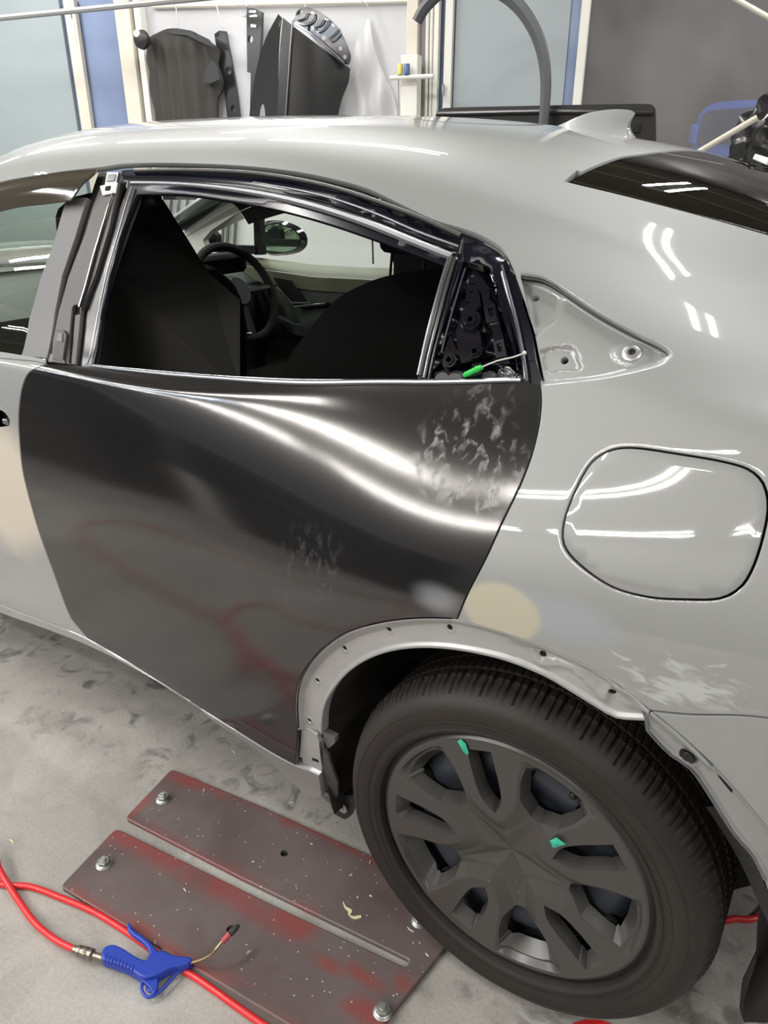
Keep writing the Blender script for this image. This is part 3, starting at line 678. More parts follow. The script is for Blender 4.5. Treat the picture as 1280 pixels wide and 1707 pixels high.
# inner structure showing in the corner module
DM = -.030
plate('module_panel', [(765, 405), (832, 415), (850, 440), (893, 630), (870, 640), (690, 640), (715, 560)], 'black_gloss_blue', rd, off=DM, depth=0, grid=.01,
      offf=lambda Q: -DM+.006*np.sin(Q[:, 0]*90)*np.cos(Q[:, 1]*110))
plate('module_plate', [(775, 463), (793, 466), (797, 500), (787, 508), (793, 545), (800, 590), (762, 602), (754, 544), (770, 500)], 'black_gloss', rd, off=DM+.016, depth=.014, holes=[hole(781, 529, .004), hole(781, 476, .0028), hole(774, 495, .0028)], grid=.012)
plate('module_plate', [(742, 552), (758, 585), (758, 606), (735, 613), (728, 603), (733, 575)], 'black_gloss', rd, off=DM+.012, depth=.012, holes=[hole(745, 598, .004)], grid=.012)
plate('module_arm', [(778, 451), (800, 455), (812, 470), (812, 490), (822, 500), (833, 552), (843, 600), (826, 603), (816, 545), (803, 505), (798, 480), (786, 462), (777, 461)], 'black_gloss', rd, off=DM+.018, depth=.012, grid=.012)
plate('module_rib', [(803, 506), (821, 500), (826, 530), (808, 534)], 'black_gloss_blue', rd, off=DM+.022, depth=.006, holes=[trace([(810, 508), (819, 506), (821, 522), (813, 524)], corners=[0, 1, 2, 3], step=.004)])
plate('module_rib', [(818, 566), (835, 561), (840, 590), (824, 594)], 'black_gloss_blue', rd, off=DM+.022, depth=.006, holes=[trace([(824, 570), (832, 568), (834, 582), (827, 584)], corners=[0, 1, 2, 3], step=.004)])
plate('module_head', [(770, 404), (812, 414), (803, 438), (762, 424)], 'brown_gloss_frame', rd, off=-.010, depth=.012)
bead('module_edge', [(812, 420), (824, 424), (832, 436), (842, 470), (858, 530), (868, 585), (872, 628)], [.003, .004, .003, .0025, .0025, .003], 'strip_grey', rd, -.010)
bead('module_edge', [(828, 470), (840, 520), (850, 570), (856, 610)], [.004, .006, .003, .002], 'black_gloss_blue', rd, -.018)
bead('module_seal', [(836, 440), (848, 490), (862, 545), (872, 600), (876, 634)], .0018, 'strip_grey', rd, -.003)
plate('module_latch', [(783, 604), (797, 602), (800, 628), (778, 630)], 'black_gloss', rd, off=DM+.022, depth=.012)
plate('module_foil', [(822, 612), (842, 606), (858, 622), (852, 632), (824, 632)], 'bright_metal', rd, off=DM+.016, depth=.003, offf=lambda Q: -DM-.016+.004*np.sin(Q[:, 0]*500+Q[:, 1]*330), grid=.004)
plate('module_foil', [(818, 425), (832, 432), (830, 462), (820, 475), (817, 455), (812, 440)], 'bright_metal', rd, off=-.02, depth=.003, offf=lambda Q: .022+.004*np.sin(Q[:, 0]*450+Q[:, 1]*300), grid=.004)
for (a, b, r) in ((781, 529, .0165), (788, 583, .012), (745, 598, .012)):
    x, s = uv(a, b); p = surf(x, s)[0]; n = snormal(x, s)[0]
    MB().lathe([(.004, .001), (.004, .009), (r*.55, .009), (r*.62, .006), (r*.9, .006), (r, .001)], p+n*(DM+.016), n, 24).build('module_boss', 'black_gloss', rd)
for (a, b, r) in ((722+10, 630, .016), (752, 633, .018), (808, 632, .016)):
    x, s = uv(a, b); p = surf(x, s)[0]; n = snormal(x, s)[0]
    MB().lathe([(.0001, .004), (r*.7, .004), (r, .0)], p+n*(DM+.018), n, 24).build('module_cap', 'black_plastic', rd)
# green plastic tool with a wire, pushed into the corner
gt = MB(); a = on_skin(774, 627, .002); b = on_skin(806, 614, .006)
gt.tube([a, a+(b-a)*.15, a+(b-a)*.7, a+(b-a)*.74, a+(b-a)*.8, b], [.0028, .0042, .0042, .0052, .0042, .0036], 12)
go = gt.build('trim_tool', 'green_plastic'); tag(go, 'small green plastic stick with a white wire in the rear door corner', 'tool')
MB().tube(smooth_line([b, on_skin(830, 603, .004), on_skin(855, 596, .001), on_skin(876, 590, .004)], closed=False, step=.01), .0011, 6).lathe([(.0001, -.003), (.003, 0), (.0001, .003)], on_skin(876, 590, .004), (0, -1, 0), 10).build('wire', 'pale_wire', go)

# ------------------------------------------------------------------ wheel arch flange
AO = ARCH_OUT+ARCH_OUT2[1:]
ao_line = trace(AO, closed=False, step=.008)
fl = AO+ARCH_IN[::-1]
fl_ol = trace(fl, corners=[0, len(AO)-1, len(AO), len(fl)-1], step=.008)
ridge = trace([(850, 1072), (878, 1082), (893, 1110), (925, 1112), (955, 1122), (985, 1150), (1002, 1170), (1010, 1152), (1030, 1153), (1040, 1176), (1082, 1188)], closed=False, step=.006)
arch_in_line = trace(ARCH_IN, closed=False, step=.008)
def fl_off(Q):
    d = dist(Q, ao_line, False); e = dist(Q, arch_in_line, False); r = dist(Q, ridge, False)
    return .013*sm(d/.013)-.0045*sm((.009-r)/.009)-.005*sm((.005-e)/.005)
AH = [(508, 1208), (521, 1141), (566, 1087), (640, 1055), (742, 1052), (899, 1097), (1016, 1161)]
flange = skin('arch_flange', 'flange_primer', car, fl_ol, holes=[hole(a, b, .0048) for a, b in AH], lines=[(offset_loop(fl_ol, -k), True) for k in (.0015, .0035, .0065, .0095, .013)]+[(offset_loop(trace([(850, 1072), (878, 1082), (893, 1110), (925, 1112), (955, 1122), (985, 1150), (1002, 1170), (1010, 1152), (1030, 1153), (1040, 1176), (1082, 1188)], closed=False, step=.004), 0), False)], off=fl_off, grid=.006, depth=.022)
flange['label'] = 'bare grey wheel arch flange with clip holes'
for a, b in AH[1:5]+[(508, 1208)]:
    x, s = uv(a, b); p = surf(x, s)[0]; n = snormal(x, s)[0]
    MB().lathe([(.0045, 0), (.0055, .0012), (.0105, .0010), (.012, 0)], p-n*.0135, n, 18).build('hole_rim', 'flange_primer', flange)
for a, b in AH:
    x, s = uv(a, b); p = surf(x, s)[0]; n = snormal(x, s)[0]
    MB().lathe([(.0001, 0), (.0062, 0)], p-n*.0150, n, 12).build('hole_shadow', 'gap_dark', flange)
bead('door_hem', [(497, 1214), (494, 1181), (498, 1142), (513, 1112), (538, 1083), (577, 1056), (631, 1039), (692, 1031), (752, 1031)], .0022, 'black_gloss', rd, -.002)
bead('flange_lip', ARCH_IN, .0024, 'silver_paint', flange, -.010)

# ------------------------------------------------------------------ sill and its end cap
simple('end_grey', (.06, .06, .065), rough=.4)
sill_top = [('s', -2.3, 2.0), ('s', -1.9, 1.95), (0, 1009), (60, 1032), (120, 1055), (146, 1067), (200, 1098), (260, 1135), (330, 1180), (400, 1224), (460, 1261), (497, 1279), (515, 1285), (531, 1293)]
sill_bot = [(536, 1329), (517, 1330), (487, 1305), (455, 1275), (407, 1235), (360, 1205), (320, 1171), (212, 1108), (147, 1076), (70, 1046), (0, 1021), ('s', -1.9, .9), ('s', -2.3, .9)]
sill = plate('sill', sill_top+sill_bot, 'silver_paint', car, grid=.012, depth=.02, corners=[0, 13, 14, 15, 26])
bead('sill_edge', sill_top[2:-2], .0018, 'bright_metal', sill, -.0016) if False else None
endp = plate('sill_end_plate', [(496, 1218), (507, 1220), (522, 1231), (526, 1245), (532, 1287), (529, 1293), (515, 1284), (500, 1279)], 'flange_primer', sill, off=-.010, depth=.01, holes=[trace([(514, 1269), (525, 1273), (526, 1279), (515, 1275)], corners=[0, 1, 2, 3], step=.004)])
plate('end_cap', [(531, 1255), (540, 1268), (547, 1290), (556, 1312), (557, 1336), (549, 1341), (537, 1329), (533, 1300)], 'end_grey', sill, off=-.012, depth=.006, holes=[trace([(537, 1325), (547, 1330), (548, 1334), (538, 1329)], corners=[0, 1, 2, 3], step=.004)])
plate('end_bracket', [(523, 1231), (536, 1238), (545, 1243), (545, 1252), (539, 1258), (533, 1262), (528, 1250)], 'satin_grey_film', sill, off=-.022, depth=.012)
plate('slot_back', [(513, 1268), (526, 1272), (527, 1280), (514, 1276)], 'gap_dark', sill, off=-.0105, depth=0)  # dark plate laid in the slot to draw its shade

# ------------------------------------------------------------------ rear bumper corner
b_out = [(1087, 1187), (1130, 1222), (1188, 1276), (1250, 1345), (1282, 1386), (1330, 1470)]
b_in = [(1300, 1560), (1273, 1476), (1254, 1437), (1221, 1398), (1181, 1335), (1149, 1289), (1116, 1266), (1090, 1240), (1076, 1224), (1074, 1205), (1070, 1193)]
bsk = [(1087, 1187), (1150, 1193), (1280, 1199), ('s', .5, 5.5), ('s', .86, 5.6), ('s', .88, 1.3), ('s', .5, 1.3)]+b_out[1:][::-1]
bump_ol = trace(bsk, corners=[0, 4, 5, 6, 7])
bumper = skin('rear_bumper', 'silver_paint', car, offset_loop(bump_ol, -.001), grid=.016)
bo_line = trace(b_out, closed=False, step=.01)
bi_line = trace(b_in, closed=False, step=.01)
strap = trace([(1084, 1196), (1120, 1228), (1160, 1262), (1182, 1280)], closed=False)
def bf_off(Q):
    d = dist(Q, bo_line, False); e = dist(Q, bi_line, False); r = dist(Q, strap, False)
    return .012*sm(d/.010)-.004*sm((.005-e)/.004)-.006*sm((.008-r)/.007)
slotq = trace([(1194, 1303), (1200, 1302), (1221, 1327), (1216, 1330)], corners=[0, 1, 2, 3], step=.004)
bfl = skin('bumper_flange', 'silver_paint', bumper, trace(b_out+b_in, corners=[0, 5, 6, 16], step=.008), holes=[slotq, hole(1144, 1269, .0085)], lines=[(offset_loop(trace(b_out+b_in, corners=[0, 5, 6, 16], step=.008), -k), True) for k in (.0015, .004, .007, .010)], off=bf_off, grid=.006, depth=.016)
bead('flange_lip', b_in[1:], .003, 'strip_grey', bumper, -.010)
bead('flange_seam', [(1149, 1288), (1165, 1279), (1188, 1278)], .0012, 'zinc', bumper, -.011)
x, s = uv(1144, 1269); p = surf(x, s)[0]; n = snormal(x, s)[0]
MB().lathe([(.0001, .004), (.0060, .004), (.0068, .003), (.0068, .0005), (.0105, .001), (.0115, -.002)], p-n*.011, n, 24).build('plug', 'black_rubber', bumper)
plate('slot_back', [(1192, 1302), (1201, 1300), (1223, 1328), (1216, 1332)], 'gap_dark', bumper, off=-.0112, depth=0)  # dark plate put in the flange slot as its inner shade

# ------------------------------------------------------------------ wheel
WC = np.array([-.005, -.872, .312])
whl = MB()
for k in range(1): pass
simple('tyre_rubber', (.020, .0165, .0145), rough=.62, var=.5, scale=7, bump=.25, bscale=90)
simple('cover_paint', (.062, .060, .057), rough=.36, metal=.1, coat=.3, coat_rough=.2)
simple('steel_wheel', (.05, .057, .075), rough=.38, metal=.3)
simple('liner_felt', (.035, .034, .033), rough=.8, bump=.4, bscale=500)
def annulus_tyre():
    prof = [(.230, .150), (.232, .0), (.234, -.010), (.240, -.014), (.246, -.012), (.252, -.013), (.262, -.0155), (.272, -.0165), (.282, -.0145), (.2905, -.009), (.297, -.001), (.302, .008), (.3065, .018), (.3090, .030)]
    tread = [.034, .050, .051, .056, .057, .085, .086, .092, .093, .122, .123, .129, .130, .146, .150, .158]
    n = 720; V = []; F = []; rows = []
    rng = random.Random(3)
    for (r, y) in prof: rows.append((r, y, 'p'))
    for y in tread: rows.append((.3120 if y < .150 else .3120-(y-.150)*.8, y, 't'))
    rows += [(.300, .172, 'p'), (.27, .186, 'p'), (.235, .176, 'p')]
    m = len(rows)
    for k in range(n):
        a = 2*PI*k/n; kk = k % 10; wide = kk in (0, 1); small = kk in (5,)
        for (r, y, c) in rows:
            rr = r; da = 0
            if c == 't':
                if y in (.051, .056) or y in (.086, .092) or y in (.123, .129): rr -= .007
                elif (.0305 <= y <= .050) or y >= .130:
                    if wide: rr -= .005
                    elif small: rr -= .0025
                elif kk in (3, 8): rr -= .003
                da = (y-.03)*.25 if y < .09 else .06*.25-(y-.09)*.25
            elif .300 < r and y < .04:
                if wide: rr -= .0045*min(1, (y-.000)/.025)
                elif small: rr -= .002
                if k % 20 in (5,): rr -= .002
            V.append((rr*math.cos(a+da), y, rr*math.sin(a+da)))
    for k in range(n):
        k2 = (k+1) % n
        for i in range(m-1): F.append((k*m+i, k*m+i+1, k2*m+i+1, k2*m+i))
    return V, F
wheel_e = empty('wheel', WC, (0, 0, 0)); wheel_e.parent = car
V, F = annulus_tyre(); tyre = mesh('tyre', V, F, 'tyre_rubber', wheel_e, angle=32, local=True)
bd = MB()
for (r, y) in ((.243, -.0135), (.256, -.0140), (.2775, -.0155)): bd.tube([(r*math.cos(a), y, r*math.sin(a)) for a in np.linspace(0, 2*PI, 121)[:-1]], .0009, 6, closed=True)
b_ = mesh('sidewall_rib', bd.V, bd.F, 'tyre_rubber', wheel_e, local=True)
# cover: 5-fold pattern in wheel-plane polar coordinates
def pol(r, a): return np.array([r*math.cos(math.radians(a)), r*math.sin(math.radians(a))])
ANG0 = 106
holes = []; legs = []
for k in range(5):
    c = ANG0+72*k
    holes.append(smooth_line([pol(.088, c), pol(.112, c+8.5), pol(.142, c+9), pol(.175, c+7.5), pol(.204, c+6.5), pol(.206, c-5.5), pol(.176, c-6.5), pol(.142, c-8), pol(.112, c-8)], corners=[0, 4, 5], step=.006))
    d = c+36
    holes.append(smooth_line([pol(.102, d-4), pol(.132, d-14.5), pol(.165, d-16), pol(.199, d-15), pol(.2035, d-5), pol(.2035, d+5), pol(.199, d+15), pol(.165, d+16), pol(.132, d+14.5), pol(.102, d+4)], corners=[0, 1, 3, 6, 8, 9], step=.006))
    L = [pol(.070, c), pol(.082, c+10), pol(.105, c+18), pol(.128, c+19.5), pol(.165, c+18.5), pol(.226, c+19.5), pol(.228, c), pol(.226, c-19.5), pol(.165, c-18.5), pol(.128, c-19.5), pol(.105, c-18), pol(.082, c-10)]
    legs.append(smooth_line(L, corners=[0, 2, 5, 7, 10], step=.006))
legs_i = [np.array(l) for l in legs]
RC = .2335
rim = np.array([pol(RC, a) for a in np.linspace(0, 360, 181)[:-1]])
ln = [(l*1.0, True) for l in legs_i]+[(offset_loop(l, .0218), True) for l in legs_i]+[(np.array([pol(rr_, a) for a in np.linspace(0, 360, 145)[:-1]]), True) for rr_ in (.2065, .209, .212, .222, .226, .230)]+[(np.array([pol(.2185, a) for a in np.linspace(0, 360, 121)[:-1]]), True)]
ln += [(np.array([pol(.004+t*(.066 if k % 2 == 0 else .092), ANG0+36*k) for t in np.linspace(0, 1, 14)]), False) for k in range(10)]
def keepin(l):
    k = np.linalg.norm(l, axis=1) < .2045
    for h in holes: k &= ~inside(l, h) & (dist(l, h) > .0015)
    for q in legs_i: k &= (dist(l, q) > .002)
    return l[k]
ex = [l[np.linalg.norm(l, axis=1) < .205] for l in legs_i]+[keepin(offset_loop(l, .0218)) for l in legs_i]+[l for l, c in ln if not c]+[np.array([[0., 0.]])]
CIRC = [(np.array([pol(rr_, a) for a in np.linspace(0, 360, 145)[:-1]]), True) for rr_ in (.2065, .2125, .2185, .222, .226, .230)]
P, Tt = cdt(rim, holes, CIRC, .0045, extra=np.concatenate(ex))
def cover_depth(Q):
    r = np.linalg.norm(Q, axis=1); dd = np.full(len(Q), 1e9); ins = np.zeros(len(Q), bool)
    for l in legs_i: ins |= inside(Q, l); dd = np.minimum(dd, dist(Q, l))
    th = (np.degrees(np.arctan2(Q[:, 1], Q[:, 0]))-ANG0) % 72; th = np.minimum(th, 72-th)     # 0 on a spoke, 36 between
    e0 = np.cos(np.radians(th)); e1 = np.sin(np.radians(th)); S36, C36 = math.sin(math.radians(36)), math.cos(math.radians(36))
    bb = r*e1/S36; aa = r*e0-bb*C36                       # Q = aa * spoke direction + bb * direction between spokes
    facet = .024-aa*(.024/.070)-bb*(.012/.100)
    out = np.where(ins, np.maximum(0, facet), np.maximum(facet, np.minimum(dd*.55, .012)))
    out = out*(1-.9*np.clip((r-.2065)/.006, 0, 1))
    out = out+.010*sm((r-.2185)/(RC-.2185))
    return out+.004*(1-(r/RC)**2)
d = cover_depth(P); V = [(p[0], -.006+dd, p[1]) for p, dd in zip(P, d)]; F = []
hcen = [h.mean(0) for h in holes]
for t in Tt:
    a, b, c = [np.array(V[i]) for i in t]; F.append(tuple(t) if np.cross(b-a, c-a)[1] < 0 else tuple(t[::-1]))
from collections import Counter
cnt = Counter()
for f in F:
    for i in range(3): q = (f[i], f[(i+1) % 3]); cnt[(min(q), max(q))] += 1
for f in list(F):
    for i in range(3):
        a, b = f[i], f[(i+1) % 3]
        if cnt[(min(a, b), max(a, b))] == 1:
            pa, pb = np.array(V[a]), np.array(V[b]); ra, rb = np.hypot(pa[0], pa[2]), np.hypot(pb[0], pb[2])
            o = len(V); dep = .03
            def inw(p, rr):
                if rr > RC-.002: return (p[0], p[1]+dep, p[2])
                # walls lean into the opening
                hc = hcen[int(np.argmin([float(dist(np.array([[p[0], p[2]]]), h)[0]) for h in holes]))]; v = np.array([hc[0]-p[0], hc[1]-p[2]]); L = np.linalg.norm(v); k = min(.30, .008/max(L, 1e-6))
                if rr > .193: k = min(.4, .016/L)
                return (p[0]+v[0]*k, p[1]+.022, p[2]+v[1]*k)
            V += [tuple(pa), tuple(pb), inw(pb, rb), inw(pa, ra)]; F.append((o+1, o, o+3, o+2))
cover = mesh('wheel_cover', V, F, 'cover_paint', wheel_e, angle=14, local=True)
# steel wheel behind the cover
sw = MB(); sw.lathe([(.0001, .050), (.035, .050), (.045, .044), (.075, .040), (.090, .050), (.120, .046), (.145, .032), (.165, .030), (.185, .045), (.200, .062), (.212, .060), (.222, .03), (.233, .012), (.236, .012), (.232, .03), (.215, .10), (.215, .17)], (0, 0, 0), (0, 1, 0), 72)
mesh('steel_rim', sw.V, sw.F, 'steel_wheel', wheel_e, angle=50, local=True)
for k in range(10):
    a = ANG0+18+36*k; c = pol(.176, a); h_ = MB().lathe([(.0001, .0), (.015, .0), (.0175, .002), (.0175, .012)], (c[0], .032-.0, c[1]), (0, -1, 0), 18)
    mesh('vent_hole', h_.V, h_.F, 'gap_dark', wheel_e, local=True)
hb = MB().lathe([(.0001, 0), (.004, 0), (.006, .003), (.006, .008)], (pol(.176, 62)[0], .024, pol(.176, 62)[1]), (0, 1, 0), 12)
mesh('valve_stem', hb.V, hb.F, 'black_rubber', wheel_e, local=True)
# torn bits of green tape on the cover
simple('green_tape', (.03, .50, .33), rough=.3, ior=1.6)
def scrap(pts, lab):
    Q = [on_y(a, b, WC[1]-.0085) for a, b in pts]; n = len(Q); c = sum(Q)/n; V = [c+np.array([0, -.0025, 0])]+Q; F = [(0, 1+i, 1+(i+1) % n) for i in range(n)]
    o = len(V); V = V+[v+np.array([0, .0006, 0]) for v in V]; F = F+[tuple(i+o for i in f[::-1]) for f in F]
    F += [(1+(i+1) % n, 1+i, 1+i+o, 1+(i+1) % n+o) for i in range(n)]
    ob = mesh('tape_scrap', V, F, 'green_tape', None, smooth=False); tag(ob, lab, 'tape', 'scraps of green tape on the wheel cover')
scrap([(762, 1236), (768, 1232), (776, 1240), (781, 1255), (779, 1259), (772, 1253)], 'torn scrap of green tape at the top of the wheel cover')
scrap([(916, 1402), (927, 1396), (943, 1408), (922, 1414)], 'torn scrap of green tape right of the wheel cover centre')
# brake and axle shadow mass
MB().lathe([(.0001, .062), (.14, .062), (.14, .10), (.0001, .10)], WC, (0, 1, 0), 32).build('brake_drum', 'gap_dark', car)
# other wheels
for (x, y, sgn) in ((WC[0], .872, 1), (-2.755, -.80, -1), (-2.755, .80, 1)):
    e2 = empty('wheel', (x, y, WC[2]), (0, 0, PI if sgn > 0 else 0)); e2.parent = car
    for o in (tyre, cover):
        c = o.copy(); COL.objects.link(c); c.parent = e2

# wheel arch liner
def liner():
    V = []; F = []; ang = np.radians(np.linspace(-20, 203, 80))     # 0 = rearwards, 90 = up
    rows = [(.392, -.832), (.385, -.80), (.392, -.70), (.395, -.60), (.39, -.52)]
    for a in ang:
        for (r, y) in rows:
            rr = r*(1+.012*math.sin(a*9))+(.012 if math.sin(a*6) > .6 else 0)
            V.append((WC[0]+rr*math.cos(a), y, WC[2]+rr*math.sin(a)))
    m = len(rows)
    for i in range(len(ang)-1):
        for k in range(m-1): F.append((i*m+k, i*m+k+1, (i+1)*m+k+1, (i+1)*m+k))
    return V, F
V, F = liner(); mesh('arch_liner', V, F, 'liner_felt', car)
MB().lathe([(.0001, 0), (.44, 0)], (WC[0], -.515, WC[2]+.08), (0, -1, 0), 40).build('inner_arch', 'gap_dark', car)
# tab at the foot of the liner and the torn splash guard behind the tyre
def yplate(name, pts, Y, th, mat, parent, bev=False):
    Q = [on_y(a, b, Y) for a, b in pts]; mb = MB().prism(Q, (0, 1, 0), th); return mb.build(name, mat, parent, smooth=False)
yplate('liner_tab', [(557, 1335), (566, 1326), (590, 1325), (594, 1334), (583, 1362), (574, 1366), (557, 1357)], -.80, .012, 'black_plastic', car)
p = on_y(571, 1347, -.806); MB().lathe([(.0001, .004), (.004, .004), (.005, .002), (.011, .002), (.012, 0)], p, (0, -1, 0), 18).build('tab_bolt', 'zinc', car)
liner_edge = [on_y(a, b, Y) for a, b, Y in ((1176, 1345, -.83), (1200, 1380, -.83), (1235, 1440, -.825), (1262, 1500, -.82), (1290, 1560, -.82))]
mb = MB(); Lq = smooth_line(liner_edge, closed=False, step=.02)
for i in range(len(Lq)-1):
    a, b = Lq[i], Lq[i+1]; mb.add([a, b, b+[.016, -.006, .016], a+[.016, -.006, .016], a+[0, .05, 0], b+[0, .05, 0]], [(0, 1, 2, 3), (0, 4, 5, 1)])
mb.build('liner_edge', 'black_plastic', car)
yplate('splash_guard', [(1300, 1480), (1268, 1500), (1262, 1540), (1260, 1590), (1236, 1640), (1232, 1680), (1240, 1704), (1275, 1705), (1300, 1700)], -.72, .012, 'black_plastic', car)

# ------------------------------------------------------------------ underbody and cabin
MB().box((-1.35, 0, .245), (1.85, 1.42, .08), bev=.02).box((.1, 0, .30), (.95, .96, .12), bev=.02).build('underbody', 'gap_dark', car)
def inner_skin(name, s0, s1, x0, x1, off, mat, parent=car, nx=30, ns=12):
    return strip_panel(name, mat, parent, lambda s: x0, lambda s: x1, s0, s1, nx, ns, off=off, depth=0)
inner_skin('near_trim', 2.0, 9.6, -2.2, -.42, .06, 'interior_black')
inner_skin('near_trim', 7.0, 9.6, -.42, .5, .07, 'interior_black')
inner_skin('roof_lining', 13.6, SMAX-13.6, -1.6, .2, .03, 'headliner', ns=40)
# far side
inner_skin('far_trim', SMAX-9.4, SMAX-2.0, -2.2, .5, .07, 'interior_black')
fo = strip_panel('far_side', 'silver_paint', car, lambda s: -2.35, lambda s: .84, SMAX-9.6, SMAX-1.2, 60, 30)
strip_panel('far_roof_rail', 'silver_paint', car, lambda s: -2.2, lambda s: .84, SMAX-14.8, SMAX-13.2, 60, 8)
inner_skin('far_rail_trim', SMAX-14.2, SMAX-12.5, -1.88, .3, .035, 'interior_black')
inner_skin('far_screen_trim', SMAX-13.9, SMAX-12.9, -2.35, -1.88, .036, 'headliner')
inner_skin('far_pillar', SMAX-13.2, SMAX-9.3, -1.25, -1.05, .03, 'interior_black', nx=4)
inner_skin('far_pillar', SMAX-13.6, SMAX-9.3, -.30, .6, .03, 'interior_black', nx=8)
strip_panel('far_quarter', 'silver_paint', car, lambda s: -.20, lambda s: .84, SMAX-13.2, SMAX-9.6, 20, 12)
strip_panel('far_door_glass', 'window_glass', car, lambda s: -2.15, lambda s: -.22, SMAX-13.1, SMAX-9.5, 30, 8, off=.012, depth=0)

# ------------------------------------------------------------------ cabin contents
def seat(name, y, dx=0.0, hx=0.0, hw=.25):
    mb = MB()
    Q = [(-1.62, .42), (-1.60, .52), (-1.15, .53), (-1.06, .60), (-.98, .90), (-.99, 1.03), (-1.04, 1.08), (-1.10, 1.06), (-1.20, .82), (-1.24, .60), (-1.62, .58)]
    back = [(-1.20, .50), (-1.05, .50), (-.97, .80), (-.955, 1.0), (-1.0, 1.075), (-1.07, 1.075), (-1.13, .98)]
    def rounded(poly, hw, inset=.05):
        V = []; F = []; n = len(poly); ys = [(-hw, .72), (-hw+.03, .9), (-hw+.08, 1.0), (0, 1.02), (hw-.08, 1.0), (hw-.03, .9), (hw, .72)]
        P = smooth_line(poly, step=.03); n = len(P); c = P.mean(0)
        for (yy, k) in ys:
            for p in P: q = c+(p-c)*k; V.append((q[0], y+yy, q[1]))
        m = len(ys)
        for i in range(m-1):
            for j in range(n): F.append((i*n+j, i*n+(j+1) % n, (i+1)*n+(j+1) % n, (i+1)*n+j))
        F.append(tuple(range(n))[::-1]); F.append(tuple((m-1)*n+j for j in range(n))); return V, F
    V, F = rounded([(a+dx, b) for a, b in back], hw); st = mesh(name, V, F, 'seat_cloth', car)
    V, F = rounded([(-1.65, .36), (-1.65, .50), (-1.2, .50), (-1.08, .46), (-1.1, .36)], .26); mesh('seat_cushion', V, F, 'seat_cloth', st)
    hr = [(a+dx+hx, b) for a, b in [(-1.06, 1.10), (-.985, 1.09), (-.965, 1.15), (-.99, 1.235), (-1.04, 1.255), (-1.085, 1.22), (-1.09, 1.15)]]
    V, F = rounded(hr, .14); mesh('headrest', V, F, 'seat_cloth', st)
    for k in (-.06, .06): MB().tube([(-1.03+dx+hx*.5, y+k, 1.03), (-1.035+dx+hx, y+k, 1.13)], .006, 8).build('headrest_post', 'bright_metal', st)
    return st
seat('passenger_seat', -.40, -.15, -.16, .22)
dsb = MB().prism(smooth_line([on_y(a, b, .33) for a, b in ((452, 650), (498, 572), (556, 503), (610, 472), (655, 458), (735, 448), (790, 470), (800, 660))], corners=[0, 6, 7], step=.03), (0, 1, 0), .34).build('driver_seat', 'seat_cloth', car)
MB().prism(smooth_line([on_y(a, b, .36) for a, b in ((632, 392), (650, 376), (720, 380), (752, 398), (748, 424), (640, 420))], step=.02), (0, 1, 0), .2).build('headrest', 'seat_cloth', dsb)
simple('dull_steel', (.10, .10, .10), rough=.3, metal=.8)
for a in (652, 707): MB().tube([on_y(a-2, 462, .40), on_y(a+2, 415, .40)], .0045, 8).build('headrest_post', 'dull_steel', dsb)
# centre pillar trim with the folded belt, seen as the black mass left of the opening
cp = MB(); cp.add([on_y(a, b, Y) for a, b, Y in ((214, 322, -.58), (272, 333, -.50), (348, 455, -.50), (400, 500, -.52), (400, 650, -.66), (150, 650, -.70), (180, 460, -.66), (205, 350, -.60))]+[on_y(a, b, Y) for a, b, Y in ((214, 322, -.52), (272, 333, -.44), (348, 455, -.44), (400, 500, -.46), (400, 650, -.60), (150, 650, -.64), (180, 460, -.60), (205, 350, -.54))],
        [tuple(range(8)), tuple(range(15, 7, -1))]+[(i, i+8, (i+1) % 8+8, (i+1) % 8) for i in range(8)])
cp.build('pillar_trim', 'interior_black', car, smooth=False)
MB().tube(smooth_line([on_y(a, b, -.62) for a, b in ((262, 330), (235, 340), (218, 370), (208, 440), (198, 520), (188, 620))], closed=False, step=.02), .012, 8).build('pillar_trim', 'interior_black', car)
# rear bench
rb = MB(); rb.box((-.35, 0, .58), (.5, 1.2, .14), bev=.03); rb.box((-.02, 0, .80), (.16, 1.2, .52), bev=.03); rb.build('rear_bench', 'seat_cloth', car)
MB().box((-1.1, 0, .30), (2.3, 1.3, .05), bev=.01).build('cabin_floor', 'interior_black', car)
# dashboard, wheel, far door card
ds = MB(); V = []; prof = [(-1.86, .55), (-1.80, .74), (-1.86, .90), (-1.98, .955), (-2.2, .965), (-2.5, .96), (-2.5, .5)]
ds.prism([(x, -.66, z) for x, z in prof], (0, 1, 0), 1.34); dsh = ds.build('dashboard', 'dash_grey', car, angle=40)
MB().box((-1.83, .38, .99), (.10, .30, .07), bev=.015).build('instrument_hood', 'interior_black', dsh)
MB().box((-1.84, .0, .92), (.02, .26, .10), bev=.006).build('screen', 'black_gloss', dsh)
MB().box((-1.6, .0, .55), (.9, .22, .22), bev=.03).build('centre_console', 'interior_black', dsh)
sc_ = np.array([-1.70, .37, .90]); ax = np.array([.90, 0, .43]); ax /= np.linalg.norm(ax); u = np.array([0, 1., 0]); v = np.cross(ax, u)
st = MB().tube([sc_+.185*(math.cos(t)*u+math.sin(t)*v*.94) for t in np.linspace(0, 2*PI, 49)[:-1]], .0155, 10, closed=True).build('steering_wheel', 'interior_black', car)
hub = MB().lathe([(.0001, .02), (.05, .02), (.065, 0), (.055, -.05), (.03, -.16), (.0001, -.16)], sc_, ax, 20)
for t in (0, PI, -PI/2): d_ = math.cos(t)*u+math.sin(t)*v; hub.tube([sc_+d_*.05, sc_+d_*.175], [.018, .011], 8)
hub.build('steering_hub', 'dash_grey', st)
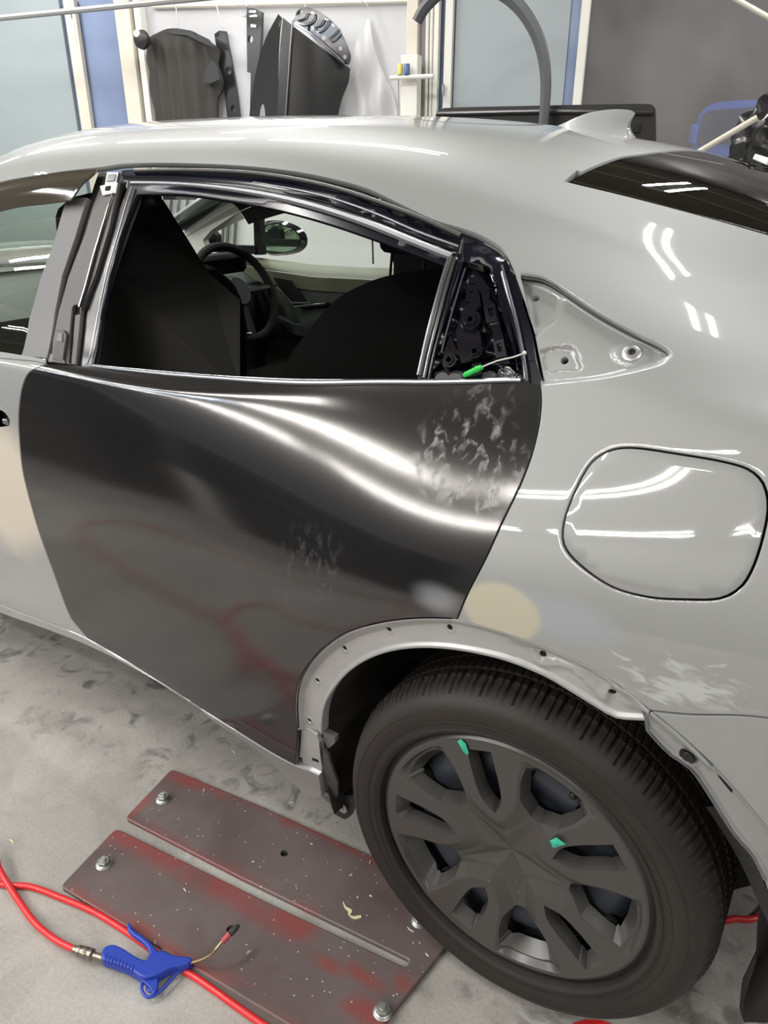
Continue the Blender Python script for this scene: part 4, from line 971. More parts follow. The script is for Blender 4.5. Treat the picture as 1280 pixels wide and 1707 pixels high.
MB().tube([sc_+.166*(math.cos(t)*u+math.sin(t)*v*.94)+ax*.012 for t in np.linspace(-2.3, -1.7, 8)], .004, 6).build('wheel_spoke_trim', 'bright_metal', st)
# far front door inside: ledge, card, armrest, handle
fdn = MB(); L = [(x, .0, 0) for x in (0,)]
def fars(px, py, off): x, s = uv(px, py, True); return surf(x, s)[0]-snormal(x, s)[0]*off
ld = [on_y(a, b, .74) for a, b in ((395, 424), (437, 430), (520, 441), (600, 446), (660, 447))]; l2 = [on_y(a, b, .66) for a, b in ((395, 440), (437, 450), (520, 462), (600, 466), (660, 470))]
simple('olive_trim', (.10, .105, .07), rough=.5)  # the lit look of the ledge is put into this olive colour
n = len(ld); fdn.add(ld+l2+[p-np.array([0, .0, .05]) for p in l2], [(i, i+1, n+i+1, n+i) for i in range(n-1)]+[(n+i, n+i+1, 2*n+i+1, 2*n+i) for i in range(n-1)])
card = fdn.build('far_door_card', 'olive_trim', car)
def ypl(name, pts, Y, th, mat, par): return MB().prism([on_y(a, b, Y) for a, b in pts], (0, 1, 0), th).build(name, mat, par, smooth=False)
ypl('card_panel', [(400, 430), (437, 446), (520, 460), (600, 466), (700, 474), (700, 660), (420, 660)], .67, .02, 'far_trim', card)
ypl('card_insert', [(455, 462), (485, 468), (500, 490), (508, 505), (545, 504), (545, 512), (500, 514), (478, 500), (466, 482)], .655, .01, 'interior_black', card)
MB().tube([on_y(a, b, .65) for a, b in ((462, 478), (478, 496), (486, 505), (518, 505))], .003, 6).build('card_stitch', 'strip_grey', card)
MB().tube([on_y(a, b, .64) for a, b in ((490, 512), (520, 508), (543, 506))], .005, 6).build('armrest_trim', 'strip_grey', card)
ypl('armrest', [(450, 528), (480, 542), (520, 548), (540, 548), (540, 560), (500, 560), (450, 545)], .60, .08, 'dash_grey', card)
# front pillar trims on the far side and the pale screen pillar
ypl('far_screen_pillar', [(415, 336), (372, 338), (345, 352), (300, 392), (322, 420), (345, 420), (338, 400), (352, 384), (395, 355), (425, 342)], .60, .03, 'headliner', car)
ypl('far_pillar_seal', [(372, 336), (300, 385), (296, 378), (345, 346), (368, 333)], .58, .02, 'dash_grey', car)
ypl('far_mirror_pillar', [(422, 352), (432, 350), (436, 425), (424, 425)], .72, .03, 'interior_black', car)
ypl('far_front_door_rim', [(355, 408), (425, 410), (425, 424), (350, 420)], .71, .03, 'interior_black', car)
ypl('far_front_pillar_low', [(330, 400), (352, 384), (360, 392), (362, 412), (345, 420), (330, 414)], .69, .03, 'interior_black', car)
# header above the windows
ypl('far_header', [(405, 338), (430, 345), (500, 353), (560, 366), (620, 386), (650, 402), (760, 440), (760, 380), (560, 310), (400, 300), (270, 300), (272, 333), (370, 333)], .66, .03, 'interior_black', car)
ypl('far_pillar_trim', [(636, 390), (650, 420), (656, 440), (656, 640), (800, 640), (800, 400)], .66, .03, 'interior_black', car)
MB().tube([on_y(620, 378, .76), on_y(622, 440, .76)], .003, 6).build('far_window_bar', 'interior_black', car)
# far mirror
mm = MB(); Q = smooth_line([on_y(a, b, .93) for a, b in ((438, 380), (446, 370), (470, 368), (498, 378), (511, 392), (512, 408), (500, 420), (470, 426), (446, 424), (438, 405))], step=.02)
c_ = Q.mean(0); n = len(Q); V = [c_+(q-c_)*k+np.array([dx, 0, 0])+np.array([0, dy, 0]) for (k, dx, dy) in ((.86, .0, -.02), (1.0, 0, 0), (1.0, -.03, .02), (.8, -.09, .03), (.4, -.11, .03)) for q in Q]
mm.add(V, [(i*n+j, i*n+(j+1) % n, (i+1)*n+(j+1) % n, (i+1)*n+j) for i in range(4) for j in range(n)]+[tuple(range(n))[::-1], tuple(4*n+j for j in range(n))]); mir = mm.build('door_mirror', 'black_gloss', car)
simple('mirror_glass', (.6, .75, .6), rough=.02, metal=1)
Qg = [c_+(q-c_)*.8+np.array([.002, -.022, 0]) for q in Q]; mesh('mirror_glass', Qg, [tuple(range(n))[::-1]], 'mirror_glass', mir, smooth=False)

# ------------------------------------------------------------------ room
def floor_mat():
    m, nt, b = nmat('concrete'); N = nt.nodes; Lk = nt.links
    tc = N.new('ShaderNodeTexCoord')
    def noise(sc, det=6, dist_=0.0):
        n = N.new('ShaderNodeTexNoise'); n.inputs['Scale'].default_value = sc; n.inputs['Detail'].default_value = det; n.inputs['Distortion'].default_value = dist_; Lk.new(tc.outputs['Object'], n.inputs['Vector']); return n
    def ramp(src, pts):
        r = N.new('ShaderNodeValToRGB'); Lk.new(src, r.inputs[0]); e = r.color_ramp.elements
        while len(e) < len(pts): e.new(.5)
        for k, (p, c) in enumerate(pts): e[k].position = p; e[k].color = (*c, 1)
        return r
    a = ramp(noise(2.2, 8, .4).outputs['Fac'], [(.28, (.32, .312, .29)), (.5, (.395, .383, .357)), (.68, (.45, .437, .41))])
    st = ramp(noise(5.5, 9, 1.2).outputs['Fac'], [(.40, (.60, .60, .60)), (.55, (1, 1, 1)), (1, (1, 1, 1))])
    fine = ramp(noise(160, 3).outputs['Fac'], [(.3, (.85, .85, .85)), (.6, (1.04, 1.04, 1.04))])
    sp = N.new('ShaderNodeTexVoronoi'); sp.inputs['Scale'].default_value = 42; sp.inputs['Randomness'].default_value = 1; Lk.new(tc.outputs['Object'], sp.inputs['Vector'])
    spk = ramp(sp.outputs['Distance'], [(.05, (.18, .18, .19)), (.085, (1, 1, 1))])
    # stained, speckled zone below the car's side
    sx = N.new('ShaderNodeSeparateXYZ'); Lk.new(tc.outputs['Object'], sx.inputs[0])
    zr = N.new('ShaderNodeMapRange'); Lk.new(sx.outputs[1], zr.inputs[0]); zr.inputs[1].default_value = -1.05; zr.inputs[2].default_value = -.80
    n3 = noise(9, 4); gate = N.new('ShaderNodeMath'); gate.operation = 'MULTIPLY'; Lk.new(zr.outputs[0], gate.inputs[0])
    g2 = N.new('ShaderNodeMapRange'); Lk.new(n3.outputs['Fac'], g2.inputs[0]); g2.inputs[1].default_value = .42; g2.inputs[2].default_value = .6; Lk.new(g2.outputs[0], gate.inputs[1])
    def mul(c1, c2, fac=1.0, facs=None):
        mx = N.new('ShaderNodeMix'); mx.data_type = 'RGBA'; mx.blend_type = 'MULTIPLY'; mx.inputs[0].default_value = fac
        if facs is not None: Lk.new(facs, mx.inputs[0])
        Lk.new(c1, mx.inputs[6]); Lk.new(c2, mx.inputs[7]); return mx.outputs[2]
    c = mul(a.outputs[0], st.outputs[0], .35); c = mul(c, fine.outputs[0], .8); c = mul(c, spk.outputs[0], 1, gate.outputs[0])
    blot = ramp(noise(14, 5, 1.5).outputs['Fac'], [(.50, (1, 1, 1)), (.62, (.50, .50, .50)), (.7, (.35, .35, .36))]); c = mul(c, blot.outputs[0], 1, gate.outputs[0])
    # pale paint specks
    sp2 = N.new('ShaderNodeTexVoronoi'); sp2.inputs['Scale'].default_value = 30; Lk.new(tc.outputs['Object'], sp2.inputs['Vector'])
    k2 = N.new('ShaderNodeMapRange'); Lk.new(sp2.outputs['Distance'], k2.inputs[0]); k2.inputs[1].default_value = .035; k2.inputs[2].default_value = .055; k2.inputs[3].default_value = .8; k2.inputs[4].default_value = 0
    mx = N.new('ShaderNodeMix'); mx.data_type = 'RGBA'; Lk.new(k2.outputs[0], mx.inputs[0]); Lk.new(c, mx.inputs[6]); mx.inputs[7].default_value = (.6, .59, .55, 1)
    Lk.new(mx.outputs[2], b.inputs['Base Color']); b.inputs['Roughness'].default_value = .62
    bp = N.new('ShaderNodeBump'); bp.inputs['Strength'].default_value = .25; bp.inputs['Distance'].default_value = .002; Lk.new(noise(220, 4).outputs['Fac'], bp.inputs['Height']); Lk.new(bp.outputs[0], b.inputs['Normal'])
floor_mat()
simple('white_wall', (.48, .48, .50), rough=.7, var=.06, scale=3)
simple('shop_wall', (.07, .07, .072), rough=.7, var=.2, scale=2)
simple('ceiling_grey', (.20, .178, .14), rough=.85)
simple('cream_paint', (.56, .52, .44), rough=.5, var=.12, scale=8)
simple('white_frame', (.66, .65, .60), rough=.4)
simple('pale_panel', (.28, .32, .335), rough=.30, var=.12, scale=1.4)
simple('blue_panel', (.19, .24, .37), rough=.22, var=.35, scale=2.2)
simple('grey_sheet', (.115, .113, .108), rough=.35, var=.22, scale=3.5)
simple('rail_steel', (.30, .30, .30), rough=.45, metal=.4)
TH = math.radians(11.8); WP = np.array([-2.7, 2.9, 0]); WN = np.array([math.sin(TH), -math.cos(TH), 0]); WT = np.array([math.cos(TH), math.sin(TH), 0])
def wl(px, py, off=0.0): return on_plane(px, py, WP+WN*off, WN)
def wbox(name, x0, y0, x1, y1, off, th, mat, parent=None, plumb=True, bev=.003, bottom=None):
    """upright board on the back wall whose upper-left / lower-right corners are seen at these points"""
    a, b = wl(x0, y0, off), wl(x1, y1, off); u0, u1 = (a-WP) @ WT, (b-WP) @ WT; z1, z0 = max(a[2], b[2]), min(a[2], b[2])
    if bottom is not None: z0 = bottom
    return ubox(name, u0, u1, z0, z1, off, th, mat, parent, bev)
def ubox(name, u0, u1, z0, z1, off, th, mat, parent=None, bev=.003):
    c = WP+WT*(u0+u1)/2+WN*(off-th/2); c = np.array([c[0], c[1], (z0+z1)/2])
    return MB().box(c, (abs(u1-u0), th, z1-z0), rz=TH, bev=bev).build(name, mat, parent, smooth=False)
def U(px, py, off=0.0): return (wl(px, py, off)-WP) @ WT
H = CEIL
fl_ = MB().box((-2.3, -.6, -.05), (15, 11.5, .1)).build('floor', 'concrete', None, smooth=False); tag(fl_, kind='structure')
def wall(name, u0, u1, z0, z1, off, mat, th=.1):
    o = ubox(name, u0, u1, z0, z1, off, th, mat, None, bev=0); tag(o, kind='structure'); return o
uL, uP1, uP2 = -6.2, U(112, 100), U(236, 100)
uW1 = U(728, 100); uW2 = U(968, 100)
wall('wall_back', U(240, 100), uW1, 0, H, 0, 'white_wall')
def mk_wall(name, a, b, mat, h=H, z0=0):
    a = np.array(a, float); b = np.array(b, float); d = b-a; L = np.linalg.norm(d); ang = math.atan2(d[1], d[0]); c = (a+b)/2
    o = MB().box((c[0], c[1], (h+z0)/2), (L, .1, h-z0), rz=ang).build(name, mat, None, smooth=False); tag(o, kind='structure'); return o
eL = WP+WT*uL; eR = WP+WT*4.4
mk_wall('wall_left', (eL[0], eL[1]), (-9.3, -6), 'shop_wall') if False else None
mk_wall('wall_left', (-8.9, 1.7), (-8.9, -6), 'white_wall')
mk_wall('wall_front', (-8.9, -6), (4.8, -6), 'shop_wall')
mk_wall('wall_right', (4.8, -6), (4.8, 6.6), 'shop_wall')
mk_wall('wall_far', (-8.9, 6.6), (4.8, 6.6), 'shop_wall')
cl = MB().box((-2.0, .3, H+.05), (14.5, 13.5, .1)).build('ceiling', 'ceiling_grey', None, smooth=False); tag(cl, kind='structure')
# sliding door left: pale panel, blue glazed panel, frames
dl = tag(empty('door_1'), kind='structure')
ubox('door_panel', uL, uP1, 0, H, 0, .04, 'pale_panel', dl)
ubox('door_panel', uP1, uP2, 0, H, -.03, .04, 'blue_panel', dl)
wbox('door_stile', 104, 0, 122, 0, .02, .04, 'cream_paint', dl, bottom=0).scale = (1, 1, 1)
dr = tag(empty('door_2'), kind='structure')
u0 = U(745, 100)
ubox('door_panel', uW1, U(757, 100), 0, H, -.02, .04, 'blue_panel', dr)
ubox('door_panel', U(757, 100), U(944, 100), 0, H, 0, .04, 'pale_panel', dr)
ubox('door_panel', U(944, 100), U(972, 100), 0, H, -.01, .04, 'blue_panel', dr)
ubox('door_stile', U(742, 100), U(755, 100), 0, H, .03, .04, 'white_frame', dr)
ubox('door_stile', U(962, 100), U(976, 100), 0, H, .03, .05, 'white_frame', dr)
MB().tube([wl(738, 140, .05), wl(738, 158, .05)], .010, 8).build('door_handle', 'bright_metal', dr)
# clear sheet curtain on the right with a dim bay and a blue van behind
m, nt, b = nmat('clear_sheet'); b.inputs['Base Color'].default_value = (.30, .29, .275, 1); b.inputs['Roughness'].default_value = .25
N = nt.nodes; tr = N.new('ShaderNodeBsdfTransparent'); tr.inputs[0].default_value = (.9, .9, .95, 1); mx = N.new('ShaderNodeMixShader'); nz = N.new('ShaderNodeTexNoise'); nz.inputs['Scale'].default_value = 2.5; tc = N.new('ShaderNodeTexCoord'); nt.links.new(tc.outputs['Object'], nz.inputs['Vector'])
mr = N.new('ShaderNodeMapRange'); nt.links.new(nz.outputs['Fac'], mr.inputs[0]); mr.inputs[3].default_value = .5; mr.inputs[4].default_value = .9; nt.links.new(mr.outputs[0], mx.inputs[0]); nt.links.new(tr.outputs[0], mx.inputs[2]); nt.links.new(b.outputs[0], mx.inputs[1]); nt.links.new(mx.outputs[0], N['Material Output'].inputs[0])
sheet = ubox('window_1', U(972, 100), 4.6, 0, H, -.01, .004, 'clear_sheet', None, bev=0); tag(sheet, kind='structure')
simple('van_blue', (.07, .20, .75), rough=.25, coat=.6); simple('van_window', (.05, .07, .12), rough=.1)
VP_ = WP-WN*1.1
def vp(px, py, o=0): return on_plane(px, py, VP_+WN*o, WN)
van = empty('van', (vp(1260, 250)[0], vp(1260, 250)[1], 0), (0, 0, TH)); tag(van, 'blue van parked behind the clear sheet at the right', 'van')
body = smooth_line([vp(*p)*[1, 1, 1] for p in ((1152, 260), (1158, 215), (1172, 182), (1200, 170), (1290, 166), (1420, 170), (1440, 200), (1445, 260))], closed=False, step=.05)
body = [b_ for b_ in body]; bb = [np.array([p[0], p[1], p[2]]) for p in body]; bb = [np.array([bb[0][0], bb[0][1], .35])]+bb+[np.array([bb[-1][0], bb[-1][1], .35])]
MB().prism(bb, -WN, 1.5).build('body', 'van_blue', van, angle=30)
MB().prism([vp(a, b, .012) for a, b in ((1163, 240), (1172, 192), (1184, 184), (1258, 178), (1256, 238))], -WN, .01).build('side_window', 'van_window', van, smooth=False)
MB().prism([vp(a, b, .012) for a, b in ((1264, 238), (1266, 178), (1400, 178), (1404, 238))], -WN, .01).build('side_window', 'van_window', van, smooth=False)
MB().box(vp(1155, 225, .1)*[1, 1, 1], (.05, .10, .12), rz=TH, bev=.012).build('wing_mirror', 'van_blue', van)
for px in (1190, 1400):
    q = vp(px, 250); MB().lathe([(.0001, 0), (.30, 0), (.32, .03), (.32, .18), (.0001, .18)], (q[0]+WN[0]*.03, q[1]+WN[1]*.03, .32), -WN, 32).build('van_wheel', 'black_rubber', van)
# posts, rail, conduit and shelf on the white wall
t_ = ubox('trim_2', U(214, 100), U(238, 100), 0, H, .09, .09, 'cream_paint'); tag(t_, kind='structure')
t_ = ubox('trim_3', U(242, 100), U(252, 100), 0, H, .07, .07, 'white_frame'); tag(t_, kind='structure')
t_ = ubox('trim_4', U(684, 60), U(702, 60), 0, H, .07, .07, 'cream_paint'); tag(t_, kind='structure')
t_ = ubox('trim_5', U(727, 60), U(735, 60), 0, H, .05, .05, 'white_frame'); tag(t_, kind='structure')
for k, px in enumerate((712, 719)):
    o = MB().tube([wl(px, 200, .04)*[1, 1, 0], wl(px, 0, .04)*[1, 1, 0]+[0, 0, H]], .011, 8).build('conduit', 'white_frame'); tag(o, ['left conduit pipe beside the cream post', 'right conduit pipe beside the cream post'][k], 'pipe', 'conduit pipes on the wall')
o = ubox('wall_box', U(682, 150), U(709, 150), wl(690, 203)[2], wl(690, 97)[2], .16, .08, 'white_frame'); tag(o, 'white box mounted on the cream post', 'box')
o = MB().tube([wl(650, 130, .20), wl(722, 127, .20)], .013, 8).tube([wl(664, 133, .2), wl(664, 175, .02)], .006, 6).build('wall_shelf', 'white_frame'); tag(o, 'thin white shelf bar sticking out by the wall box', 'shelf')
simple('tin_blue', (.05, .10, .25), rough=.4); simple('tin_yellow', (.55, .5, .12), rough=.4)
for px, m_, lb in ((678, 'tin_blue', 'small dark blue tin on the thin white shelf'), (667, 'tin_yellow', 'small yellow tin on the thin white shelf')):
    q = wl(px, 126, .20); o = MB().lathe([(.0001, 0), (.018, 0), (.018, .055), (.016, .058), (.0001, .058)], q+[0, 0, .004], (0, 0, 1), 14).build('paint_tin', m_); tag(o, lb, 'tin', 'tins on the shelf')
o = MB().tube([wl(-60, 36, .55), wl(0, 30, .5), wl(200, 10, .5), wl(420, -12, .5)], .018, 8).build('overhead_rail', 'rail_steel'); tag(o, 'grey steel rail running along the top of the wall', 'rail')
o = MB().tube([wl(254, 12, .02), wl(520, 6, .02), wl(690, 2, .02)], .01, 6).build('hanging_rail', 'cream_paint'); tag(o, 'thin cream rail above the hanging parts', 'rail')
o = MB().tube(smooth_line([wl(116, 8, .42), wl(120, 30, .42), wl(124, 50, .42), wl(128, 72, .42)], closed=False, step=.03), .005, 6).build('wire_hook', 'bright_metal'); tag(o, 'bent wire hanging off the overhead rail', 'hook')
# wall of hanging things seen through the windscreen
simple('cable_dark', (.08, .09, .08), rough=.6)
for k, (px, h) in enumerate(((283, 376), (296, 378), (310, 374), (326, 360), (372, 412), (380, 410), (392, 414))):
    q = on_plane(px, 300, WP+WN*.03, WN); o = MB().tube([wl(px, 250, .03), wl(px+3, 330, .03), wl(px-2, h, .03)], .012, 6).build('hanging_cable', 'cable_dark'); tag(o, ['leftmost dark cable seen through the windscreen', 'second dark cable from the left seen through the windscreen', 'third dark cable from the left seen through the windscreen', 'fourth dark cable from the left, beside the screen pillar', 'first dark cable in the small front side window', 'middle dark cable in the small front side window', 'last dark cable in the small front side window'][k], 'cable', 'cables seen through the car windows')

# ------------------------------------------------------------------ parts hanging on the wall
def hook(pts, off, lab):
    o = MB().tube(smooth_line([wl(a, b, off) for a, b in pts], closed=False, step=.02), .004, 6).build('wire_hook', 'zinc'); tag(o, lab, 'hook', 'wire hooks above the hanging parts')
hook([(291, -30), (292, 0), (295, 25), (299, 52), (302, 58)], .12, 'wire hook above the ribbed liner')
hook([(357, -30), (360, 5), (366, 28), (372, 47)], .12, 'wire hook above the narrow leaning bracket')
hook([(404, -40), (406, -6), (411, 10)], .12, 'wire hook above the upright slotted bracket')
hook([(400, 18), (402, 26), (408, 28), (411, 24)], .12, 'small curled wire hook beside the slotted bracket')
hook([(506, -30), (507, 2), (510, 14), (513, 8)], .12, 'wire hook above the black front wing')
hook([(598, -30), (602, 0), (610, 6), (614, 14)], .12, 'empty wire hook over the plastic sheet')
def wpoly(name, pts, off, th, mat, parent=None, corners=None, step=.02, holes=(), relief=None, grid=.03):
    """pressed sheet standing off the wall: outline traced on the wall plane, relief(u, z) pushes it out"""
    def uvw(p): q = wl(p[0], p[1], off); return ((q-WP) @ WT, q[2])
    ol = smooth_line([uvw(p) for p in pts], corners=range(len(pts)) if corners is None else corners, step=step)
    hs = [smooth_line([uvw(p) for p in h], step=.008) for h in holes]
    P, T_ = cdt(ol, hs, [], grid); r = relief(P) if relief is not None else np.zeros(len(P))
    V = [WP+WT*p[0]+WN*(off+rr) for p, rr in zip(P, r)]
    for v, p in zip(V, P): v[2] = p[1]
    V = [np.array(v) for v in V]; F = []
    for t in T_:
        n_ = np.cross(V[t[1]]-V[t[0]], V[t[2]]-V[t[0]]); F.append(tuple(t) if n_ @ WN > 0 else tuple(t[::-1]))
    cnt = {}
    for f in F:
        for i in range(3): q = tuple(sorted((f[i], f[(i+1) % 3]))); cnt[q] = cnt.get(q, 0)+1
    for f in list(F):
        for i in range(3):
            a, b = f[i], f[(i+1) % 3]
            if cnt[tuple(sorted((a, b)))] == 1: o = len(V); V += [V[a]-WN*th, V[b]-WN*th]; F.append((b, a, o, o+1))
    return mesh(name, V, F, mat, parent, True, angle=40)
ecoat('panel_ecoat', (.016, .016, .017), .24, 1.6)
simple('felt_liner', (.030, .027, .024), rough=.75, var=.25, scale=12)
ul = U(305, 120, .1); zl = wl(305, 60, .1)[2]
def lin_rel(P): return .035*np.sin((P[:, 0]-ul)*62)*sm((zl-P[:, 1])/.12)*.35+.06*np.cos((P[:, 0]-ul)*6.0)
L = wpoly('wheel_arch_liner', [(246, 75), (252, 62), (266, 57), (290, 50), (315, 52), (345, 66), (362, 84), (361, 110), (368, 135), (367, 150), (362, 165), (364, 222), (262, 222), (258, 180), (248, 150), (250, 120), (244, 100)], .10, .02, 'felt_liner', None, corners=[11, 12], relief=lin_rel, grid=.022)
tag(L, 'black ribbed wheel arch liner hanging on the wall', 'liner')
wpoly('liner_rim', [(280, 53), (298, 48), (322, 52), (350, 66), (362, 80), (345, 74), (315, 60), (290, 58)], .135, .02, 'black_plastic', L, relief=lambda P: 0*P[:, 0]+.03)
wpoly('liner_flap', [(343, 118), (352, 100), (361, 108), (366, 132), (350, 140), (338, 136)], .16, .01, 'black_plastic', L)
B1 = wpoly('bracket', [(357, 57), (365, 51), (376, 52), (378, 66), (387, 110), (395, 160), (401, 210), (380, 210), (374, 150), (365, 105)], .04, .02, 'panel_ecoat', None, holes=[[(376, 116), (380, 112), (385, 116), (385, 122), (379, 124)], [(385, 178), (389, 175), (393, 180), (391, 186), (386, 186)]])
tag(B1, 'black narrow bracket with two round holes leaning by the liner', 'bracket')
B2 = wpoly('bracket', [(411, 12), (425, 14), (436, 20), (435, 62), (430, 120), (424, 160), (420, 210), (416, 210), (418, 122), (412, 120), (411, 60)], .10, .03, 'panel_ecoat', None, holes=[[(414, 60), (419, 59), (422, 66), (418, 72), (413, 69)]])
tag(B2, 'black upright slotted bracket left of the front wing', 'bracket')
for pts in ([(415, 18), (426, 17), (427, 21), (416, 21)], [(415, 26), (428, 24), (429, 28), (417, 29)], [(417, 40), (427, 41), (427, 46), (418, 45)]):
    wpoly('bracket_pressing', pts, .108, .006, 'bright_metal', B2)
# front wing: two curved sheets meeting at a fold with a drawn highlight, punched inner flange
fu = U(486, 100, .16)
FW = wpoly('front_wing', [(481, 30), (487, 36), (480, 90), (476, 150), (472, 212), (448, 212), (446, 180), (441, 173), (435, 185), (433, 212), (416, 212), (416, 190), (424, 140), (437, 95), (455, 60)], .16, .01, 'panel_ecoat', None, relief=lambda P: .14*np.clip(1+(P[:, 0]-fu)/.35, 0, 1)**1.5, grid=.02, corners=[0, 1, 4, 5, 9, 10])
tag(FW, 'black unpainted front wing panel hanging on the wall, flange upwards', 'car panel')
wpoly('wing_side', [(489, 36), (500, 46), (540, 80), (577, 112), (575, 135), (566, 170), (560, 212), (478, 212), (481, 150), (484, 90)], .16, .01, 'panel_ecoat', FW, relief=lambda P: .14-.9*np.clip(P[:, 0]-fu, 0, 1)**1.6+0*P[:, 1], grid=.02, corners=[0, 3, 6, 7])
MB().tube(smooth_line([wl(488, 34, .31), wl(484, 80, .31), wl(480, 140, .31), wl(475, 212, .31)], closed=False, step=.04), .007, 8).build('wing_fold', 'bright_metal', FW)  # bright metal tube stands for the silver highlight down the black wing
wpoly('wing_flange', [(489, 34), (496, 18), (506, 12), (520, 14), (545, 28), (562, 45), (572, 62), (584, 92), (580, 108), (570, 104), (540, 82), (505, 46)], .20, .01, 'black_gloss', FW, corners=[0], holes=[[(517, 44), (523, 43), (525, 48), (519, 50)], [(534, 60), (540, 59), (543, 65), (537, 67)], [(551, 40), (556, 39), (558, 44), (553, 45)], [(563, 78), (569, 77), (570, 83), (565, 84)], [(571, 92), (577, 92), (577, 98), (572, 98)], [(516, 20), (522, 18), (524, 23), (518, 24)], [(500, 18), (504, 17), (505, 21), (501, 22)]])
for pts in ([(494, 36), (508, 30), (512, 22), (524, 24), (522, 34), (510, 42)], [(524, 46), (534, 42), (540, 32), (547, 34), (542, 46), (530, 54)], [(548, 64), (556, 58), (566, 48), (568, 54), (558, 66), (552, 70)]):
    MB().tube(smooth_line([wl(a, b, .215) for a, b in pts], step=.02), .004, 6, closed=True).build('flange_pressing', 'strip_grey', FW)
MB().tube(smooth_line([wl(a, b, .215) for a, b in ((490, 40), (515, 54), (545, 78), (574, 104))], closed=False, step=.03), .005, 6).build('flange_edge', 'strip_grey', FW)
# crumpled clear plastic sheet
glass('thin_film', (.90, .90, .91)); 
m = simple('film_white', (.62, .62, .64), rough=.3, alpha=.55)
o = wpoly('plastic_sheet', [(594, 70), (604, 40), (612, 28), (622, 60), (634, 110), (655, 160), (664, 212), (566, 212), (574, 150), (586, 110)], .05, .004, 'film_white', None, relief=lambda P: .02*np.sin(P[:, 0]*48+P[:, 1]*5)+.012*np.sin(P[:, 0]*21-P[:, 1]*17), grid=.02, corners=[6, 7])
tag(o, 'crumpled clear plastic sheet hanging right of the front wing', 'plastic sheet')
# round black clamp on the post
q = wl(236, 66, .20); o = MB().lathe([(.0001, .03), (.03, .03), (.055, .015), (.06, -.01), (.045, -.04), (.0001, -.04)], q, WN, 20).build('round_clamp', 'black_plastic'); tag(o, 'round black clamp on the cream post at the left', 'clamp')
MB().tube([q-WN*.03, q-WN*.12], .012, 8).build('clamp_stem', 'zinc', o)
MB().lathe([(.0001, .015), (.02, .012), (.024, 0)], q+WN*.03+np.array([-.01, 0, .03]), WN, 14).build('clamp_face', 'white_frame', o)
# flared black arch moulding hung from above, in front of the pale panels
simple('grey_plastic', (.075, .078, .085), rough=.5)
arc = smooth_line([on_plane(a, b, WP+WN*.9, WN) for a, b in ((694, 36), (706, 14), (735, -14), (780, -26), (825, -18), (862, 8), (888, 45), (903, 85), (909, 130), (908, 170), (904, 214), (900, 240))], closed=False, step=.03)
V = []; F = []; m_ = len(arc)
for i, p in enumerate(arc):
    t = arc[min(i+1, m_-1)]-arc[max(i-1, 0)]; t /= np.linalg.norm(t); nrm = np.cross(t, WN); wdt = .032*(.75+.25*math.sin(PI*i/(m_-1)))
    for (a, b) in ((-1, 0), (-.8, .018), (0, .026), (.8, .012), (1, -.02), (.6, -.03), (-.6, -.03)): V.append(p+nrm*wdt*a+WN*b)
for i in range(m_-1):
    for k in range(7): F.append((i*7+k, i*7+(k+1) % 7, (i+1)*7+(k+1) % 7, (i+1)*7+k))
F += [tuple(range(7)), tuple((m_-1)*7+k for k in range(7))[::-1]]
o = mesh('arch_moulding', V, F, 'grey_plastic', None, angle=40); tag(o, 'dark grey curved wheel arch moulding standing behind the roof', 'car trim')
# long black panel lying on stands behind the car
def bp(px, py, o_=0): return on_plane(px, py, WP+WN*(.75+o_), WN)
o = MB().prism(smooth_line([bp(a, b) for a, b in ((728, 186), (740, 180), (900, 176), (1060, 173), (1086, 174), (1092, 180), (1094, 300), (726, 300), (724, 200))], corners=[6, 7], step=.04), -WN, .05).build('panel', 'panel_ecoat', None, angle=30); o.name = 'tailgate_panel'; tag(o, 'long black unpainted panel standing behind the roof aerial', 'car panel')
MB().tube([bp(728, 190, .012), bp(900, 186, .02), bp(1088, 188, .012)], .012, 8).build('panel_ridge', 'panel_ecoat', o)
MB().box(bp(1062, 214, .005), (.03, .02, .04), rz=TH, bev=.004).build('panel_clip', 'gap_dark', o)
for k, px in enumerate((760, 1060)):
    q = bp(px, 250, -.03); MB().box((q[0], q[1], bp(726, 300)[2]/2), (.05, .05, bp(726, 300)[2]), rz=TH).build('stand_leg', 'rail_steel', o)
# pole and black bag at the right edge
def rp(px, py, o_=0): return on_plane(px, py, WP+WN*(1.2+o_), WN)
pa, pb = rp(1150, 262, .28), rp(1262, 196, .28); pd = (pa-pb)/np.linalg.norm(pa-pb); o = MB().tube([pa+pd*(pa[2]-.0)/max(-pd[2], .05), pb], .012, 10).build('pole', 'cream_paint'); tag(o, 'pale wooden pole leaning at the right edge', 'pole')
o = MB().tube([rp(1180, -30, -.6), rp(1232, 2, -.6), rp(1300, 40, -.6)], .012, 10).build('pole', 'cream_paint'); tag(o, 'pale pole crossing the top right corner', 'pole')
bag = MB(); bc = rp(1268, 232); rngb = random.Random(5); V = []; F = []; nu, nv = 36, 22
for j in range(nv+1):
    ph = PI*j/nv
    for i in range(nu):
        th = 2*PI*i/nu; r = .17*(1+.10*math.sin(5*th+3*ph)+.07*math.sin(9*th-4*ph+1)+.05*math.sin(14*ph+2*th)); V.append(bc+WT*(r*math.sin(ph)*math.cos(th)*.9+.05)+WN*(r*math.sin(ph)*math.sin(th))+np.array([0, 0, 1])*(r*1.15*math.cos(ph)+(.03 if math.cos(th) > 0 else -.03)))
for j in range(nv):
    for i in range(nu): F.append((j*nu+i, j*nu+(i+1) % nu, (j+1)*nu+(i+1) % nu, (j+1)*nu+i))
simple('bag_black', (.012, .012, .012), rough=.22)
o = mesh('rubbish_bag', V, F, 'bag_black', None, angle=50); tag(o, 'crumpled glossy black bag at the right edge behind the car', 'bag')
